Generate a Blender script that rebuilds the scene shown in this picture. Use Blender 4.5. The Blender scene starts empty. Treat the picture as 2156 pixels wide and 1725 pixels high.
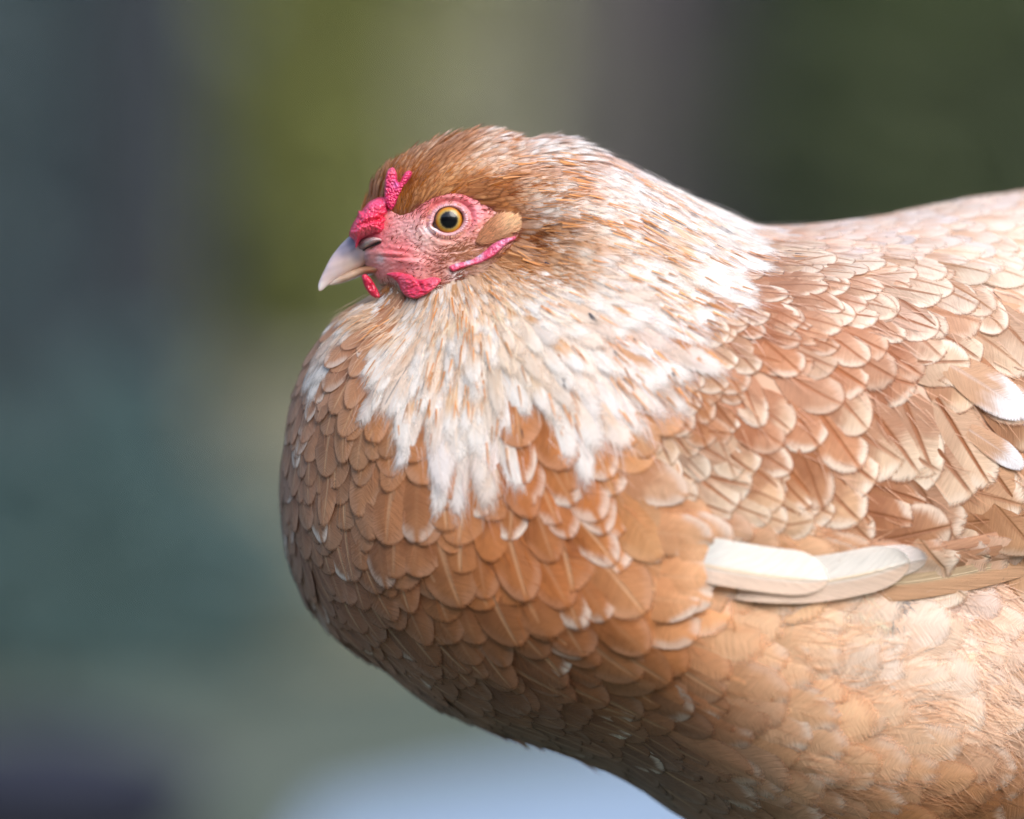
import bpy, math, random
import numpy as np
from mathutils import Vector, Matrix
from mathutils.bvhtree import BVHTree

R = math.radians
rng = np.random.default_rng(11)
random.seed(5)
scene = bpy.context.scene
COL = scene.collection
S = 1.545e-4                  # metres per unit of the hen's own side-view drawing grid
ZC = 0.300                    # lens height above the ground

# ------------------------------------------------------------------ camera
cam_d = bpy.data.cameras.new("camera")
cam = bpy.data.objects.new("camera", cam_d)
COL.objects.link(cam)
cam.location = (0, -1.85, ZC)
cam.rotation_euler = (R(90), 0, 0)
cam_d.sensor_width = 36
cam_d.lens = 36 / 0.3331 * 1.835
cam_d.clip_end = 400
cam_d.dof.use_dof = True
cam_d.dof.focus_distance = 1.835
cam_d.dof.aperture_fstop = 2.9
scene.camera = cam

# ------------------------------------------------------------------ world, sun, exposure
w = bpy.data.worlds.new("World"); scene.world = w; w.use_nodes = True
nt = w.node_tree; nt.nodes.clear()
sky = nt.nodes.new("ShaderNodeTexSky"); sky.sky_type = 'NISHITA'
SUN_EL, SUN_AZ = R(39), R(150)
sky.sun_disc = False; sky.sun_elevation = SUN_EL; sky.sun_rotation = SUN_AZ
sky.air_density = 1.0; sky.dust_density = 2.5; sky.ozone_density = 1.0
bg = nt.nodes.new("ShaderNodeBackground"); bg.inputs[1].default_value = 0.14
wo = nt.nodes.new("ShaderNodeOutputWorld")
nt.links.new(sky.outputs[0], bg.inputs[0]); nt.links.new(bg.outputs[0], wo.inputs[0])
sl = bpy.data.lights.new("sun", 'SUN'); sl.energy = 1.3; sl.angle = R(42); sl.color = (1.0, 0.955, 0.90)
so = bpy.data.objects.new("sun", sl); COL.objects.link(so)
sd = Vector((math.sin(SUN_AZ) * math.cos(SUN_EL), math.cos(SUN_AZ) * math.cos(SUN_EL), math.sin(SUN_EL)))
so.rotation_euler = sd.to_track_quat('Z', 'Y').to_euler()
so.location = (1, -1, 3)
scene.view_settings.view_transform = 'Standard'
scene.view_settings.look = 'None'
scene.view_settings.gamma = 1
scene.view_settings.use_curve_mapping = False
scene.view_settings.exposure = 0.95
scene.render.engine = 'CYCLES'
scene.cycles.use_denoising = True
scene.cycles.max_bounces = 6
scene.cycles.transparent_max_bounces = 16

# ------------------------------------------------------------------ helpers
def lin(c):
    c = np.asarray(c, float) / 255.0
    return np.where(c <= 0.04045, c / 12.92, ((c + 0.055) / 1.055) ** 2.4)

def tag(o, **kw):
    for k, v in kw.items(): o[k] = v
    return o

def sstep(a, b, x):
    t = np.clip((x - a) / (b - a), 0, 1)
    return t * t * (3 - 2 * t)

class Field:
    """smooth interpolation of scattered control values"""
    def __init__(s, pts, vals):
        s.p = np.asarray(pts, float); v = np.asarray(vals, float)
        if v.ndim == 1: v = v[:, None]
        s.m = v.mean(0)
        d = np.linalg.norm(s.p[:, None] - s.p[None], axis=2)
        s.w = np.linalg.solve(d + np.eye(len(d)) * 1e-6, v - s.m)
        s.lo, s.hi = v.min(0), v.max(0)
    def __call__(s, q):
        q = np.atleast_2d(q)
        out = np.empty((len(q), len(s.m)))
        for i in range(0, len(q), 20000):
            d = np.linalg.norm(q[i:i + 20000, None] - s.p[None], axis=2)
            out[i:i + 20000] = d @ s.w + s.m
        return np.clip(out, s.lo, s.hi)

def catmull(pts, n=6, closed=True):
    P = np.asarray(pts, float); N = len(P); out = []
    rngi = range(N) if closed else range(N - 1)
    for i in rngi:
        if closed: a, b, c, d = P[i - 1], P[i], P[(i + 1) % N], P[(i + 2) % N]
        else: a, b, c, d = P[max(i - 1, 0)], P[i], P[i + 1], P[min(i + 2, N - 1)]
        for k in range(n):
            t = k / n
            out.append(0.5 * ((2 * b) + (c - a) * t + (2 * a - 5 * b + 4 * c - d) * t * t + (3 * b - a - 3 * c + d) * t ** 3))
    if not closed: out.append(P[-1])
    return np.array(out)

def inside(poly, q):
    x, y = q[:, 0], q[:, 1]; c = np.zeros(len(q), bool)
    n = len(poly)
    for i in range(n):
        x1, y1 = poly[i]; x2, y2 = poly[(i + 1) % n]
        if y1 == y2: continue
        m = ((y1 > y) != (y2 > y)) & (x < (x2 - x1) * (y - y1) / (y2 - y1) + x1)
        c ^= m
    return c

def dist_poly(poly, q):
    """signed distance, positive inside"""
    d = np.full(len(q), 1e9); n = len(poly)
    for i in range(n):
        a = poly[i]; b = poly[(i + 1) % n]; ab = b - a
        t = np.clip(((q - a) @ ab) / max(ab @ ab, 1e-9), 0, 1)
        d = np.minimum(d, np.linalg.norm(q - (a + t[:, None] * ab), axis=1))
    return np.where(inside(poly, q), d, -d)

_r = np.random.default_rng(3).random((64, 64, 3))
def noise2(x, y, s, ch=0):
    """smooth value noise, period 64 cells"""
    x = x / s; y = y / s
    xi = np.floor(x).astype(int); yi = np.floor(y).astype(int)
    fx = x - xi; fy = y - yi
    fx = fx * fx * (3 - 2 * fx); fy = fy * fy * (3 - 2 * fy)
    T = _r[:, :, ch]
    a = T[xi % 64, yi % 64]; b = T[(xi + 1) % 64, yi % 64]; c = T[xi % 64, (yi + 1) % 64]; d = T[(xi + 1) % 64, (yi + 1) % 64]
    return (a * (1 - fx) + b * fx) * (1 - fy) + (c * (1 - fx) + d * fx) * fy

HEN0 = Vector(((1850 - 1078) * S, 0.03, 0.0))           # between the feet
def to_world(P):
    """hen grid (x right, y down, depth away) -> metres relative to the hen's base"""
    P = np.asarray(P, float); o = np.empty_like(P)
    o[..., 0] = (P[..., 0] - 1078) * S - HEN0.x
    o[..., 1] = P[..., 2] * S - HEN0.y
    o[..., 2] = ZC + (862.5 - P[..., 1]) * S - HEN0.z
    return o
# internally a hen point is (px, py, depth)

def make_mesh(name, V, F, mat=None, attrs=None, uv=None, smooth=True, parent=None, world=True):
    me = bpy.data.meshes.new(name)
    V = to_world(V) if world else np.asarray(V, float)
    F = np.asarray(F)
    nf, k = F.shape
    me.vertices.add(len(V)); me.vertices.foreach_set("co", V.astype(np.float32).ravel())
    me.loops.add(nf * k); me.loops.foreach_set("vertex_index", F.astype(np.int32).ravel())
    me.polygons.add(nf); me.polygons.foreach_set("loop_start", np.arange(0, nf * k, k, dtype=np.int32))
    me.polygons.foreach_set("use_smooth", np.full(nf, smooth))
    if attrs:
        for an, av in attrs.items():
            a = me.attributes.new(an, 'FLOAT_COLOR', 'POINT')
            av = np.asarray(av, np.float32)
            if av.shape[1] == 3: av = np.hstack([av, np.ones((len(av), 1), np.float32)])
            a.data.foreach_set("color", av.ravel())
    me.update(calc_edges=True)
    if mat: me.materials.append(mat)
    o = bpy.data.objects.new(name, me); COL.objects.link(o)
    if parent: o.parent = parent
    return o

# ------------------------------------------------------------------ materials
class NT:
    def __init__(s, name):
        s.m = bpy.data.materials.new(name); s.m.use_nodes = True
        s.t = s.m.node_tree; s.t.nodes.clear()
        s.out = s.n("ShaderNodeOutputMaterial")
    def n(s, typ, **kw):
        x = s.t.nodes.new(typ)
        for k, v in kw.items(): setattr(x, k, v)
        return x
    def put(s, sock, v):
        if isinstance(v, bpy.types.NodeSocket): s.t.links.new(v, sock)
        elif v is not None:
            try: sock.default_value = v
            except Exception: sock.default_value = (v, v, v)
    def math(s, op, a, b=None, c=None, clamp=False):
        x = s.n("ShaderNodeMath", operation=op, use_clamp=clamp)
        s.put(x.inputs[0], a); s.put(x.inputs[1], b) if b is not None else None
        s.put(x.inputs[2], c) if c is not None else None
        return x.outputs[0]
    def ss(s, lo, hi, v):
        x = s.n("ShaderNodeMapRange", interpolation_type='SMOOTHSTEP')
        s.put(x.inputs['Value'], v); s.put(x.inputs['From Min'], lo); s.put(x.inputs['From Max'], hi)
        return x.outputs[0]
    def mix(s, f, a, b, mode='MIX'):
        x = s.n("ShaderNodeMix", data_type='RGBA', blend_type=mode)
        s.put(x.inputs[0], f); s.put(x.inputs[6], a); s.put(x.inputs[7], b)
        return x.outputs[2]
    def attr(s, name):
        return s.n("ShaderNodeAttribute", attribute_name=name)
    def noise(s, vec, scale, detail=2, rough=0.5):
        x = s.n("ShaderNodeTexNoise"); s.put(x.inputs['Vector'], vec)
        x.inputs['Scale'].default_value = scale; x.inputs['Detail'].default_value = detail; x.inputs['Roughness'].default_value = rough
        return x.outputs[0]
    def comb(s, a, b, c):
        x = s.n("ShaderNodeCombineXYZ"); s.put(x.inputs[0], a); s.put(x.inputs[1], b); s.put(x.inputs[2], c); return x.outputs[0]
    def bump(s, h, strength, dist):
        x = s.n("ShaderNodeBump"); s.put(x.inputs['Height'], h); x.inputs['Strength'].default_value = strength; x.inputs['Distance'].default_value = dist
        return x.outputs[0]
    def princ(s, **kw):
        x = s.n("ShaderNodeBsdfPrincipled")
        for k, v in kw.items(): s.put(x.inputs[k.replace('_', ' ')], v)
        return x
    def done(s, sh):
        s.t.links.new(sh, s.out.inputs[0]); return s.m

def feather_material():
    m = NT("feather_vane")
    uvs = m.attr("fuv"); sp = m.n("ShaderNodeSeparateColor"); m.t.links.new(uvs.outputs['Color'], sp.inputs[0])
    U, V = sp.outputs[0], sp.outputs[1]
    pr = m.attr("prm"); ps = m.n("ShaderNodeSeparateColor"); m.t.links.new(pr.outputs['Color'], ps.inputs[0])
    eamt, tamt, samt = ps.outputs[0], ps.outputs[1], ps.outputs[2]
    seed = sp.outputs[2]
    aU = m.math('ABSOLUTE', U)
    vv = m.math('DIVIDE', m.math('MAXIMUM', m.math('SUBTRACT', V, 0.55), 0.0), 0.45)
    rr = m.math('SQRT', m.math('ADD', m.math('POWER', aU, 2.0), m.math('POWER', vv, 2.0)))
    q = m.math('SUBTRACT', V, m.math('MULTIPLY', aU, 0.22))
    fib = m.noise(m.comb(m.math('MULTIPLY', q, 46), m.math('MULTIPLY', U, 1.6), m.math('MULTIPLY', seed, 60)), 1.0, 3, 0.65)
    blot = m.noise(m.comb(m.math('MULTIPLY', V, 3), m.math('MULTIPLY', U, 1.8), m.math('MULTIPLY', seed, 37)), 1.0, 2, 0.5)
    fz = m.math('SUBTRACT', fib, 0.5)
    bz = m.math('SUBTRACT', blot, 0.5)
    rn = m.math('ADD', rr, m.math('ADD', m.math('MULTIPLY', fz, 0.22), m.math('MULTIPLY', bz, 0.35)))
    vn = m.math('ADD', V, m.math('ADD', m.math('MULTIPLY', fz, 0.16), m.math('MULTIPLY', bz, 0.5)))
    c = m.attr("cA").outputs['Color']
    # root and rim
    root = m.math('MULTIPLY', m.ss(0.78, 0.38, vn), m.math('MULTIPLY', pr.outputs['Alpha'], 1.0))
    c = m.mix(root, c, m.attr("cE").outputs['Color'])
    band = m.math('MULTIPLY', m.math('MULTIPLY', m.ss(0.50, 0.84, rn), m.ss(0.5, 0.66, V)), m.math('MULTIPLY', tamt, m.ss(0.0, 0.22, m.math('ADD', aU, m.math('MULTIPLY', fz, 0.1)))))
    c = m.mix(band, c, m.attr("cT").outputs['Color'])
    rim = m.math('MULTIPLY', m.ss(0.86, 0.97, m.math('ADD', rr, m.math('MULTIPLY', bz, 0.1))), eamt)
    c = m.mix(rim, c, m.attr("cE").outputs['Color'])
    # shaft
    wdt = m.math('MULTIPLY_ADD', V, -0.08, 0.15)
    sh = m.math('MULTIPLY', m.ss(wdt, m.math('MULTIPLY', wdt, 0.25), m.math('ADD', aU, m.math('MULTIPLY', fz, 0.03))), samt)
    sh = m.math('MULTIPLY', sh, m.ss(1.0, 0.8, V))
    c = m.mix(sh, c, m.attr("cS").outputs['Color'])
    val = m.math('MULTIPLY_ADD', fib, 0.5, 0.75)
    val2 = m.math('MULTIPLY_ADD', blot, 0.24, 0.88)
    vc = m.math('MULTIPLY', val, val2)
    c = m.mix(1.0, c, m.comb(vc, vc, vc), 'MULTIPLY')
    h = m.math('ADD', fib, m.math('MULTIPLY', m.ss(0.06, 0.0, aU), m.math('MULTIPLY', samt, 0.9)))
    nb = m.bump(h, 0.55, 0.0006)
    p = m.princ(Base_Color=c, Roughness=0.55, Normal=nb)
    p.inputs['Specular IOR Level'].default_value = 0.35
    p.inputs['Sheen Weight'].default_value = 0.15
    tr = m.n("ShaderNodeBsdfTranslucent"); m.put(tr.inputs[0], c); m.put(tr.inputs[1], nb)
    mx = m.n("ShaderNodeMixShader"); mx.inputs[0].default_value = 0.22
    m.t.links.new(p.outputs[0], mx.inputs[1]); m.t.links.new(tr.outputs[0], mx.inputs[2])
    sf = uvs.outputs['Alpha']
    al = m.ss(1.0, m.math('SUBTRACT', 1.0, sf), m.math('ADD', rr, m.math('MULTIPLY', fz, m.math('MULTIPLY', sf, 1.9))))
    tb = m.n("ShaderNodeBsdfTransparent"); m2 = m.n("ShaderNodeMixShader"); m.put(m2.inputs[0], al)
    m.t.links.new(tb.outputs[0], m2.inputs[1]); m.t.links.new(mx.outputs[0], m2.inputs[2])
    return m.done(m2.outputs[0])

def strand_material():
    m = NT("down_strand")
    c = m.attr("cA").outputs['Color']
    p = m.princ(Base_Color=c, Roughness=0.5)
    p.inputs['Specular IOR Level'].default_value = 0.3
    tr = m.n("ShaderNodeBsdfTranslucent"); m.put(tr.inputs[0], c)
    mx = m.n("ShaderNodeMixShader"); mx.inputs[0].default_value = 0.3
    m.t.links.new(p.outputs[0], mx.inputs[1]); m.t.links.new(tr.outputs[0], mx.inputs[2])
    return m.done(mx.outputs[0])

def skin_material(name, rough=0.42, sss=0.25, bscale=1500, bstr=0.5, bdist=0.0004, coat=0.0, vary=0.3):
    m = NT(name)
    c = m.attr("cA").outputs['Color']
    tc = m.n("ShaderNodeTexCoord").outputs['Object']
    n1 = m.noise(tc, bscale, 3, 0.6)
    n2 = m.noise(tc, bscale * 0.25, 3, 0.6)
    v = m.math('MULTIPLY_ADD', n2, vary, 1 - vary / 2)
    c = m.mix(1.0, c, m.comb(v, v, v), 'MULTIPLY')
    nb = m.bump(n1, bstr, bdist)
    p = m.princ(Base_Color=c, Roughness=rough, Normal=nb)
    p.inputs['Subsurface Weight'].default_value = sss
    p.inputs['Subsurface Radius'].default_value = (0.003, 0.0012, 0.0008)
    p.inputs['Subsurface Scale'].default_value = 1.0
    p.inputs['Coat Weight'].default_value = coat
    p.inputs['Coat Roughness'].default_value = 0.15
    return m.done(p.outputs[0])

def plain(name, rgb, rough=0.6, nscale=None, vary=0.3, metal=0):
    m = NT(name)
    col = tuple(rgb) + (1,)
    if nscale:
        tc = m.n("ShaderNodeTexCoord").outputs['Object']
        n1 = m.noise(tc, nscale, 4, 0.6)
        v = m.math('MULTIPLY_ADD', n1, vary * 2, 1 - vary)
        c = m.mix(1.0, col, m.comb(v, v, v), 'MULTIPLY')
        p = m.princ(Base_Color=c, Roughness=rough, Normal=m.bump(n1, 0.4, 0.01))
    else:
        p = m.princ(Base_Color=col, Roughness=rough)
    p.inputs['Metallic'].default_value = metal
    return m.done(p.outputs[0])

M_FEATHER = feather_material()
M_STRAND = strand_material()
M_SKIN = skin_material("under_plumage_skin", 0.8, 0.0, 600, 0.3)
M_FACE = skin_material("bare_face_skin", 0.42, 0.3, 2600, 0.45, 0.0002, 0.1, 0.25)
M_COMB = skin_material("comb_flesh", 0.30, 0.3, 2200, 0.6, 0.0003, 0.35, 0.2)
M_HORN = skin_material("beak_horn", 0.28, 0.2, 900, 0.12, 0.0002, 0.35, 0.14)

# ------------------------------------------------------------------ setting: ground
def build_ground():
    m = NT("ground_grass")
    tc = m.n("ShaderNodeTexCoord").outputs['Object']
    n1 = m.noise(tc, 1.3, 5, 0.65); n2 = m.noise(tc, 30, 4, 0.7)
    c = m.mix(m.ss(0.35, 0.65, n1), (.10, .135, .11, 1), (.14, .155, .13, 1))
    c = m.mix(m.ss(0.3, 0.7, n2), c, (0.06, 0.08, 0.05, 1))
    p = m.princ(Base_Color=c, Roughness=0.9, Normal=m.bump(n2, 0.6, 0.02))
    mat = m.done(p.outputs[0])
    nx, ny = 90, 90
    xs = np.sign(np.linspace(-1, 1, nx)) * np.abs(np.linspace(-1, 1, nx)) ** 2.5 * 150
    ys = np.sign(np.linspace(-1, 1, ny)) * np.abs(np.linspace(-1, 1, ny)) ** 2.5 * 150
    X, Y = np.meshgrid(xs, ys, indexing='ij')
    Z = (noise2(X + 99, Y + 77, 1.7) - 0.5) * 0.03 * (np.hypot(X, Y) > 1.2)
    V = np.stack([X, Y, Z], -1).reshape(-1, 3)
    i, j = np.meshgrid(np.arange(nx - 1), np.arange(ny - 1), indexing='ij')
    a = (i * ny + j).ravel()
    F = np.stack([a, a + ny, a + ny + 1, a + 1], 1)
    g = make_mesh("ground", V, F, mat, world=False)
    tag(g, kind="structure", label="short grey green grass ground behind and under the hen")
    return g

# ------------------------------------------------------------------ hen body form
OUT = catmull([(772, 420), (800, 374), (838, 342), (880, 318), (925, 301), (970, 289), (1010, 284), (1050, 287), (1090, 298), (1160, 294),
       (1260, 317), (1330, 347), (1420, 390), (1500, 425), (1570, 457), (1620, 470), (1700, 466), (1800, 456), (1900, 440),
       (2000, 418), (2080, 400), (2156, 390), (2300, 365), (2450, 300), (2560, 210), (2680, 150), (2760, 240), (2740, 420),
       (2650, 600), (2560, 800), (2520, 1000), (2510, 1200), (2500, 1400), (2450, 1620), (2330, 1820), (2120, 1950), (1900, 1980),
       (1720, 1920), (1560, 1816), (1420, 1722), (1300, 1645), (1150, 1588), (1030, 1550), (930, 1505), (850, 1455), (790, 1408),
       (700, 1345), (645, 1275), (608, 1195), (590, 1120), (586, 1050), (590, 960), (604, 880), (622, 815), (648, 755),
       (688, 695), (728, 650), (770, 622), (790, 610), (785, 590), (770, 572), (752, 550), (745, 520), (745, 485), (755, 448)], 5)

# half thickness of the bird along the depth axis (control points)
WC = [(745,500,40),(770,440,45),(780,560,52),(820,480,72),(880,470,98),(945,465,106),(1010,470,114),(1080,480,122),(950,340,88),(850,360,62),
      (900,560,102),(1000,540,118),(840,600,84),(800,640,95),(1050,300,100),
      (1200,440,165),(1150,560,175),(1350,430,190),(1500,480,230),(1300,620,265),(1500,620,330),(1050,600,170),(960,640,165),(900,670,175),
      (800,700,190),(1000,700,240),(720,720,190),(1150,700,290),(900,800,265),(1000,900,330),(1200,850,360),(1400,800,390),(700,850,260),
      (650,1000,290),(800,1000,330),(1000,1050,385),(1200,1100,430),(900,1250,400),(700,1250,320),(1100,1400,420),(1300,1300,470),
      (1500,1000,470),(1700,800,490),(1700,600,440),(1900,500,420),(2000,800,520),(1900,1100,530),(1700,1300,510),(1900,1500,500),(1500,1500,450),
      (1300,1550,400),(2200,900,520),(2300,1300,450),(2500,800,380),(2600,400,180),(2700,200,70),(2100,1650,490),(1900,1850,400),(2300,1700,400),(2156,450,400)]
FW = Field([(a, b) for a, b, _ in WC], [c for _, _, c in WC])
# where the bird's middle plane lies in depth: it stands a little turned, breast nearer, tail farther
MC = [(745,500,0),(900,400,0),(1000,500,0),(900,600,0),(1200,500,15),(1100,700,40),(800,750,60),(700,1000,130),(900,1200,140),(1300,900,95),
      (1500,600,110),(1700,800,230),(1900,1000,340),(2100,800,400),(2100,1400,380),(1700,1400,240),(1500,1500,190),(2600,600,620),(2300,1200,480),(1300,1300,130)]
FM = Field([(a, b) for a, b, _ in MC], [c for _, _, c in MC])

WING_EDGE = catmull([(1400, 1040), (1460, 1115), (1600, 1140), (1800, 1170), (1950, 1180), (2156, 1160), (2400, 1100), (2600, 1000)], 6, False)
def wing_bump(q):
    x, y = q[:, 0], q[:, 1]
    ye = np.interp(x, WING_EDGE[:, 0], WING_EDGE[:, 1])
    up = ye - y
    b = sstep(-14, 10, up) * (1 - sstep(60, 520, up)) * sstep(1380, 1620, x) * (1 - sstep(2350, 2600, x))
    return 34 * b

G = 8.0
gx = np.arange(552, 2800, G); gy = np.arange(230, 2030, G)
GX, GY = np.meshgrid(gx, gy, indexing='ij')
Q = np.stack([GX.ravel(), GY.ravel()], 1)
DT = dist_poly(OUT, Q) - 7.0
def thick(q, d):
    Wd = FW(q)[:, 0]
    Rr = np.minimum(Wd, 330)
    e = 1 - np.clip(d / Rr, 0, 1)
    return Wd * np.sqrt(np.clip(1 - e ** 2, 0, 1)) + wing_bump(q) * sstep(0, 60, d)
T2 = thick(Q, np.clip(DT, 0, None)) ** 2
T2 = T2.reshape(GX.shape)
for _ in range(3):
    p = np.pad(T2, 1, mode='edge')
    T2b = (p[:-2, 1:-1] + p[2:, 1:-1] + p[1:-1, :-2] + p[1:-1, 2:] + 4 * T2) / 8
    T2 = np.where(DT.reshape(GX.shape) > 0, T2b, T2)
DTg = DT.reshape(GX.shape)
MG = FM(Q)[:, 0].reshape(GX.shape)

def bil(A, q):
    x = np.clip((q[:, 0] - gx[0]) / G, 0, len(gx) - 1.001); y = np.clip((q[:, 1] - gy[0]) / G, 0, len(gy) - 1.001)
    i = x.astype(int); j = y.astype(int); fx = x - i; fy = y - j
    return (A[i, j] * (1 - fx) + A[i + 1, j] * fx) * (1 - fy) + (A[i, j + 1] * (1 - fx) + A[i + 1, j + 1] * fx) * fy
def Tq(q): return np.sqrt(np.clip(bil(T2, q), 0, None))
def Mq(q): return bil(MG, q)

def skin_mesh():
    ok = DTg > 0
    idx = -np.ones(ok.shape, int)
    cell = ok[:-1, :-1] | ok[1:, :-1] | ok[:-1, 1:] | ok[1:, 1:]
    use = np.zeros(ok.shape, bool)
    use[:-1, :-1] |= cell; use[1:, :-1] |= cell; use[:-1, 1:] |= cell; use[1:, 1:] |= cell
    idx[use] = np.arange(use.sum())
    n = use.sum()
    x = GX[use].copy(); y = GY[use].copy(); T = np.sqrt(T2[use]); M = MG[use]
    rim = ~ok[use]
    # pull outer cells onto the outline
    pts = np.stack([x, y], 1)
    pr = pts[rim]; bd = np.full(len(pr), 1e9); bp = pr.copy()
    for i in range(len(OUT)):
        a = OUT[i]; b = OUT[(i + 1) % len(OUT)]; ab = b - a
        t = np.clip(((pr - a) @ ab) / max(ab @ ab, 1e-9), 0, 1); c = a + t[:, None] * ab
        d = np.linalg.norm(pr - c, axis=1); mk = d < bd; bd[mk] = d[mk]; bp[mk] = c[mk]
    cen = np.array([1300., 900.])
    dirn = pr - bp; ln = np.linalg.norm(dirn, axis=1)
    pts[rim] = bp
    T[rim] = 0
    near = np.stack([pts[:, 0], pts[:, 1], M - T], 1); far = np.stack([pts[:, 0], pts[:, 1], M + T], 1)
    V = np.vstack([near, far])
    ci, cj = np.nonzero(cell)
    a = idx[ci, cj]; b = idx[ci + 1, cj]; c = idx[ci + 1, cj + 1]; d = idx[ci, cj + 1]
    F1 = np.stack([a, b, c, d], 1)
    remap = np.arange(2 * n); ridx = np.nonzero(rim)[0]
    remap[ridx + n] = ridx
    F2 = remap[np.stack([d, c, b, a], 1) + n]
    return V, np.vstack([F1, F2])

SV, SF = skin_mesh()
def grid_tris(F): return np.vstack([F[:, [0, 1, 2]], F[:, [0, 2, 3]]])
BVH = BVHTree.FromPolygons([tuple(v) for v in SV], [tuple(int(i) for i in f) for f in SF])

def surf_near(q):
    """near-side surface point and outward normal at side-view positions"""
    e = 5.0
    def dep(qq): return Mq(qq) - Tq(qq)
    d0 = dep(q)
    dx = (dep(q + [e, 0]) - dep(q - [e, 0])) / (2 * e); dy = (dep(q + [0, e]) - dep(q - [0, e])) / (2 * e)
    n = np.stack([dx, dy, -np.ones(len(q))], 1)
    n /= np.linalg.norm(n, axis=1)[:, None]
    return np.stack([q[:, 0], q[:, 1], d0], 1), n

# ------------------------------------------------------------------ plumage fields
FLOWC = [(800,385,.25,-.97),(850,350,.5,-.87),(900,320,.68,-.73),(960,290,.8,-.6),(1030,285,.9,-.35),(1100,310,.95,-.2),(850,430,.3,-.95),(900,400,.75,-.65),
 (960,380,.88,-.45),(1030,400,.97,-.15),(1060,440,.98,.1),(1150,380,.97,.05),(1150,480,1,.05),(1250,350,.95,.28),(1100,540,.85,.4),(1300,440,.93,.3),(1400,410,.88,.47),
 (1500,470,.85,.52),(1600,520,.86,.48),(1250,560,.93,.38),(1400,600,.88,.45),(1550,620,.88,.45),(1060,580,.8,.55),(1150,650,.75,.65),(1300,700,.72,.68),(1450,720,.72,.68),
 (1000,610,.45,.9),(950,640,.05,1),(890,650,-.45,.9),(1000,720,.15,1),(900,740,-.2,.98),(830,680,-.75,.65),(760,680,-.8,.6),(700,720,-.7,.7),(650,790,-.45,.9),(800,790,-.35,.94),
 (720,850,-.15,1),(620,900,-.1,1),(600,1050,.08,1),(680,1020,.0,1),(800,930,.0,1),(900,900,.02,1),(1000,900,.05,1),(1000,1010,.08,1),(1120,850,.2,.98),(1250,850,.42,.9),(1380,850,.6,.8),
 (640,1200,.25,.97),(720,1150,.12,.99),(820,1150,.18,.98),(920,1120,.2,.98),(700,1300,.55,.83),(850,1300,.4,.92),(1000,1200,.35,.94),(1100,1050,.3,.95),(1000,1350,.55,.83),(1150,1200,.6,.8),
 (1200,1020,.55,.83),(1300,1000,.72,.7),(1300,1150,.85,.5),(1250,1350,.78,.63),(1400,1100,.88,.45),(1450,1250,.95,.3),(1400,1400,.88,.45),(860,1430,.8,.6),(1000,1520,.85,.52),(1150,1560,.85,.5),
 (1200,1480,.82,.57),(1400,1600,.83,.55),(1550,1700,.83,.55),(1600,1500,.93,.36),(1600,1350,.98,.2),(1800,1350,.95,-.25),(1900,1340,.8,-.6),(1800,1500,.98,-.1),(1750,1650,.95,.25),
 (2000,1300,.85,.5),(2100,1400,.8,.6),(2000,1600,.88,.45),(2120,1650,.85,.5),(1480,850,.72,.69),(1480,1000,.78,.62),(1600,700,.82,.57),(1650,900,.8,.6),(1700,1050,.85,.5),(1650,1110,.95,.3),
 (1800,750,.84,.54),(1850,900,.78,.62),(1900,1050,.88,.45),(2000,700,.8,.6),(2000,950,.75,.66),(2100,850,.85,.5),(2100,1080,.98,.15),(1750,600,.93,.35),(1700,520,.97,.2),(1900,500,.98,.15),
 (2100,470,1,.05),(2156,600,.92,.38),(2400,600,.98,-.1),(2600,300,.7,-.7),(2400,1200,.9,.4),(2200,1650,.8,.6),(1950,1780,.9,.4)]
FFLOW = Field([(a, b) for a, b, _, _ in FLOWC], [(c, d) for _, _, c, d in FLOWC])

P_ = lambda pts: catmull(pts, 3)
NECK = P_([(1060, 240), (1330, 300), (1480, 390), (1640, 455), (1700, 520), (1690, 550), (1610, 555), (1590, 600), (1592, 645), (1520, 690), (1500, 745), (1450, 770), (1440, 860),
           (1360, 890), (1330, 930), (1265, 960), (1200, 935), (1140, 890), (1100, 905), (1088, 985), (1045, 1040), (980, 1034), (908, 1010), (872, 930), (820, 910), (775, 850),
           (762, 790), (790, 720), (770, 690), (700, 740), (655, 810), (610, 800), (690, 650), (790, 590), (900, 600), (1060, 500), (1050, 400), (980, 330), (900, 260)])
WING = P_([(1560, 600), (1700, 545), (1900, 560), (2200, 590), (2500, 700), (2560, 950), (2400, 1150), (2156, 1170), (1950, 1185), (1750, 1165), (1540, 1135), (1440, 1080), (1390, 1010), (1340, 950), (1430, 880), (1460, 770), (1520, 690), (1590, 650)])
FACE = catmull([(742, 490), (748, 455), (775, 425), (806, 420), (826, 445), (853, 452), (898, 424), (949, 409), (988, 416), (1022, 433), (1052, 452), (1075, 462), (1092, 480), (1085, 505),
            (1060, 532), (1030, 556), (985, 580), (940, 598), (905, 612), (860, 628), (825, 600), (800, 598), (775, 580), (755, 552), (744, 520)], 5)

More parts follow.
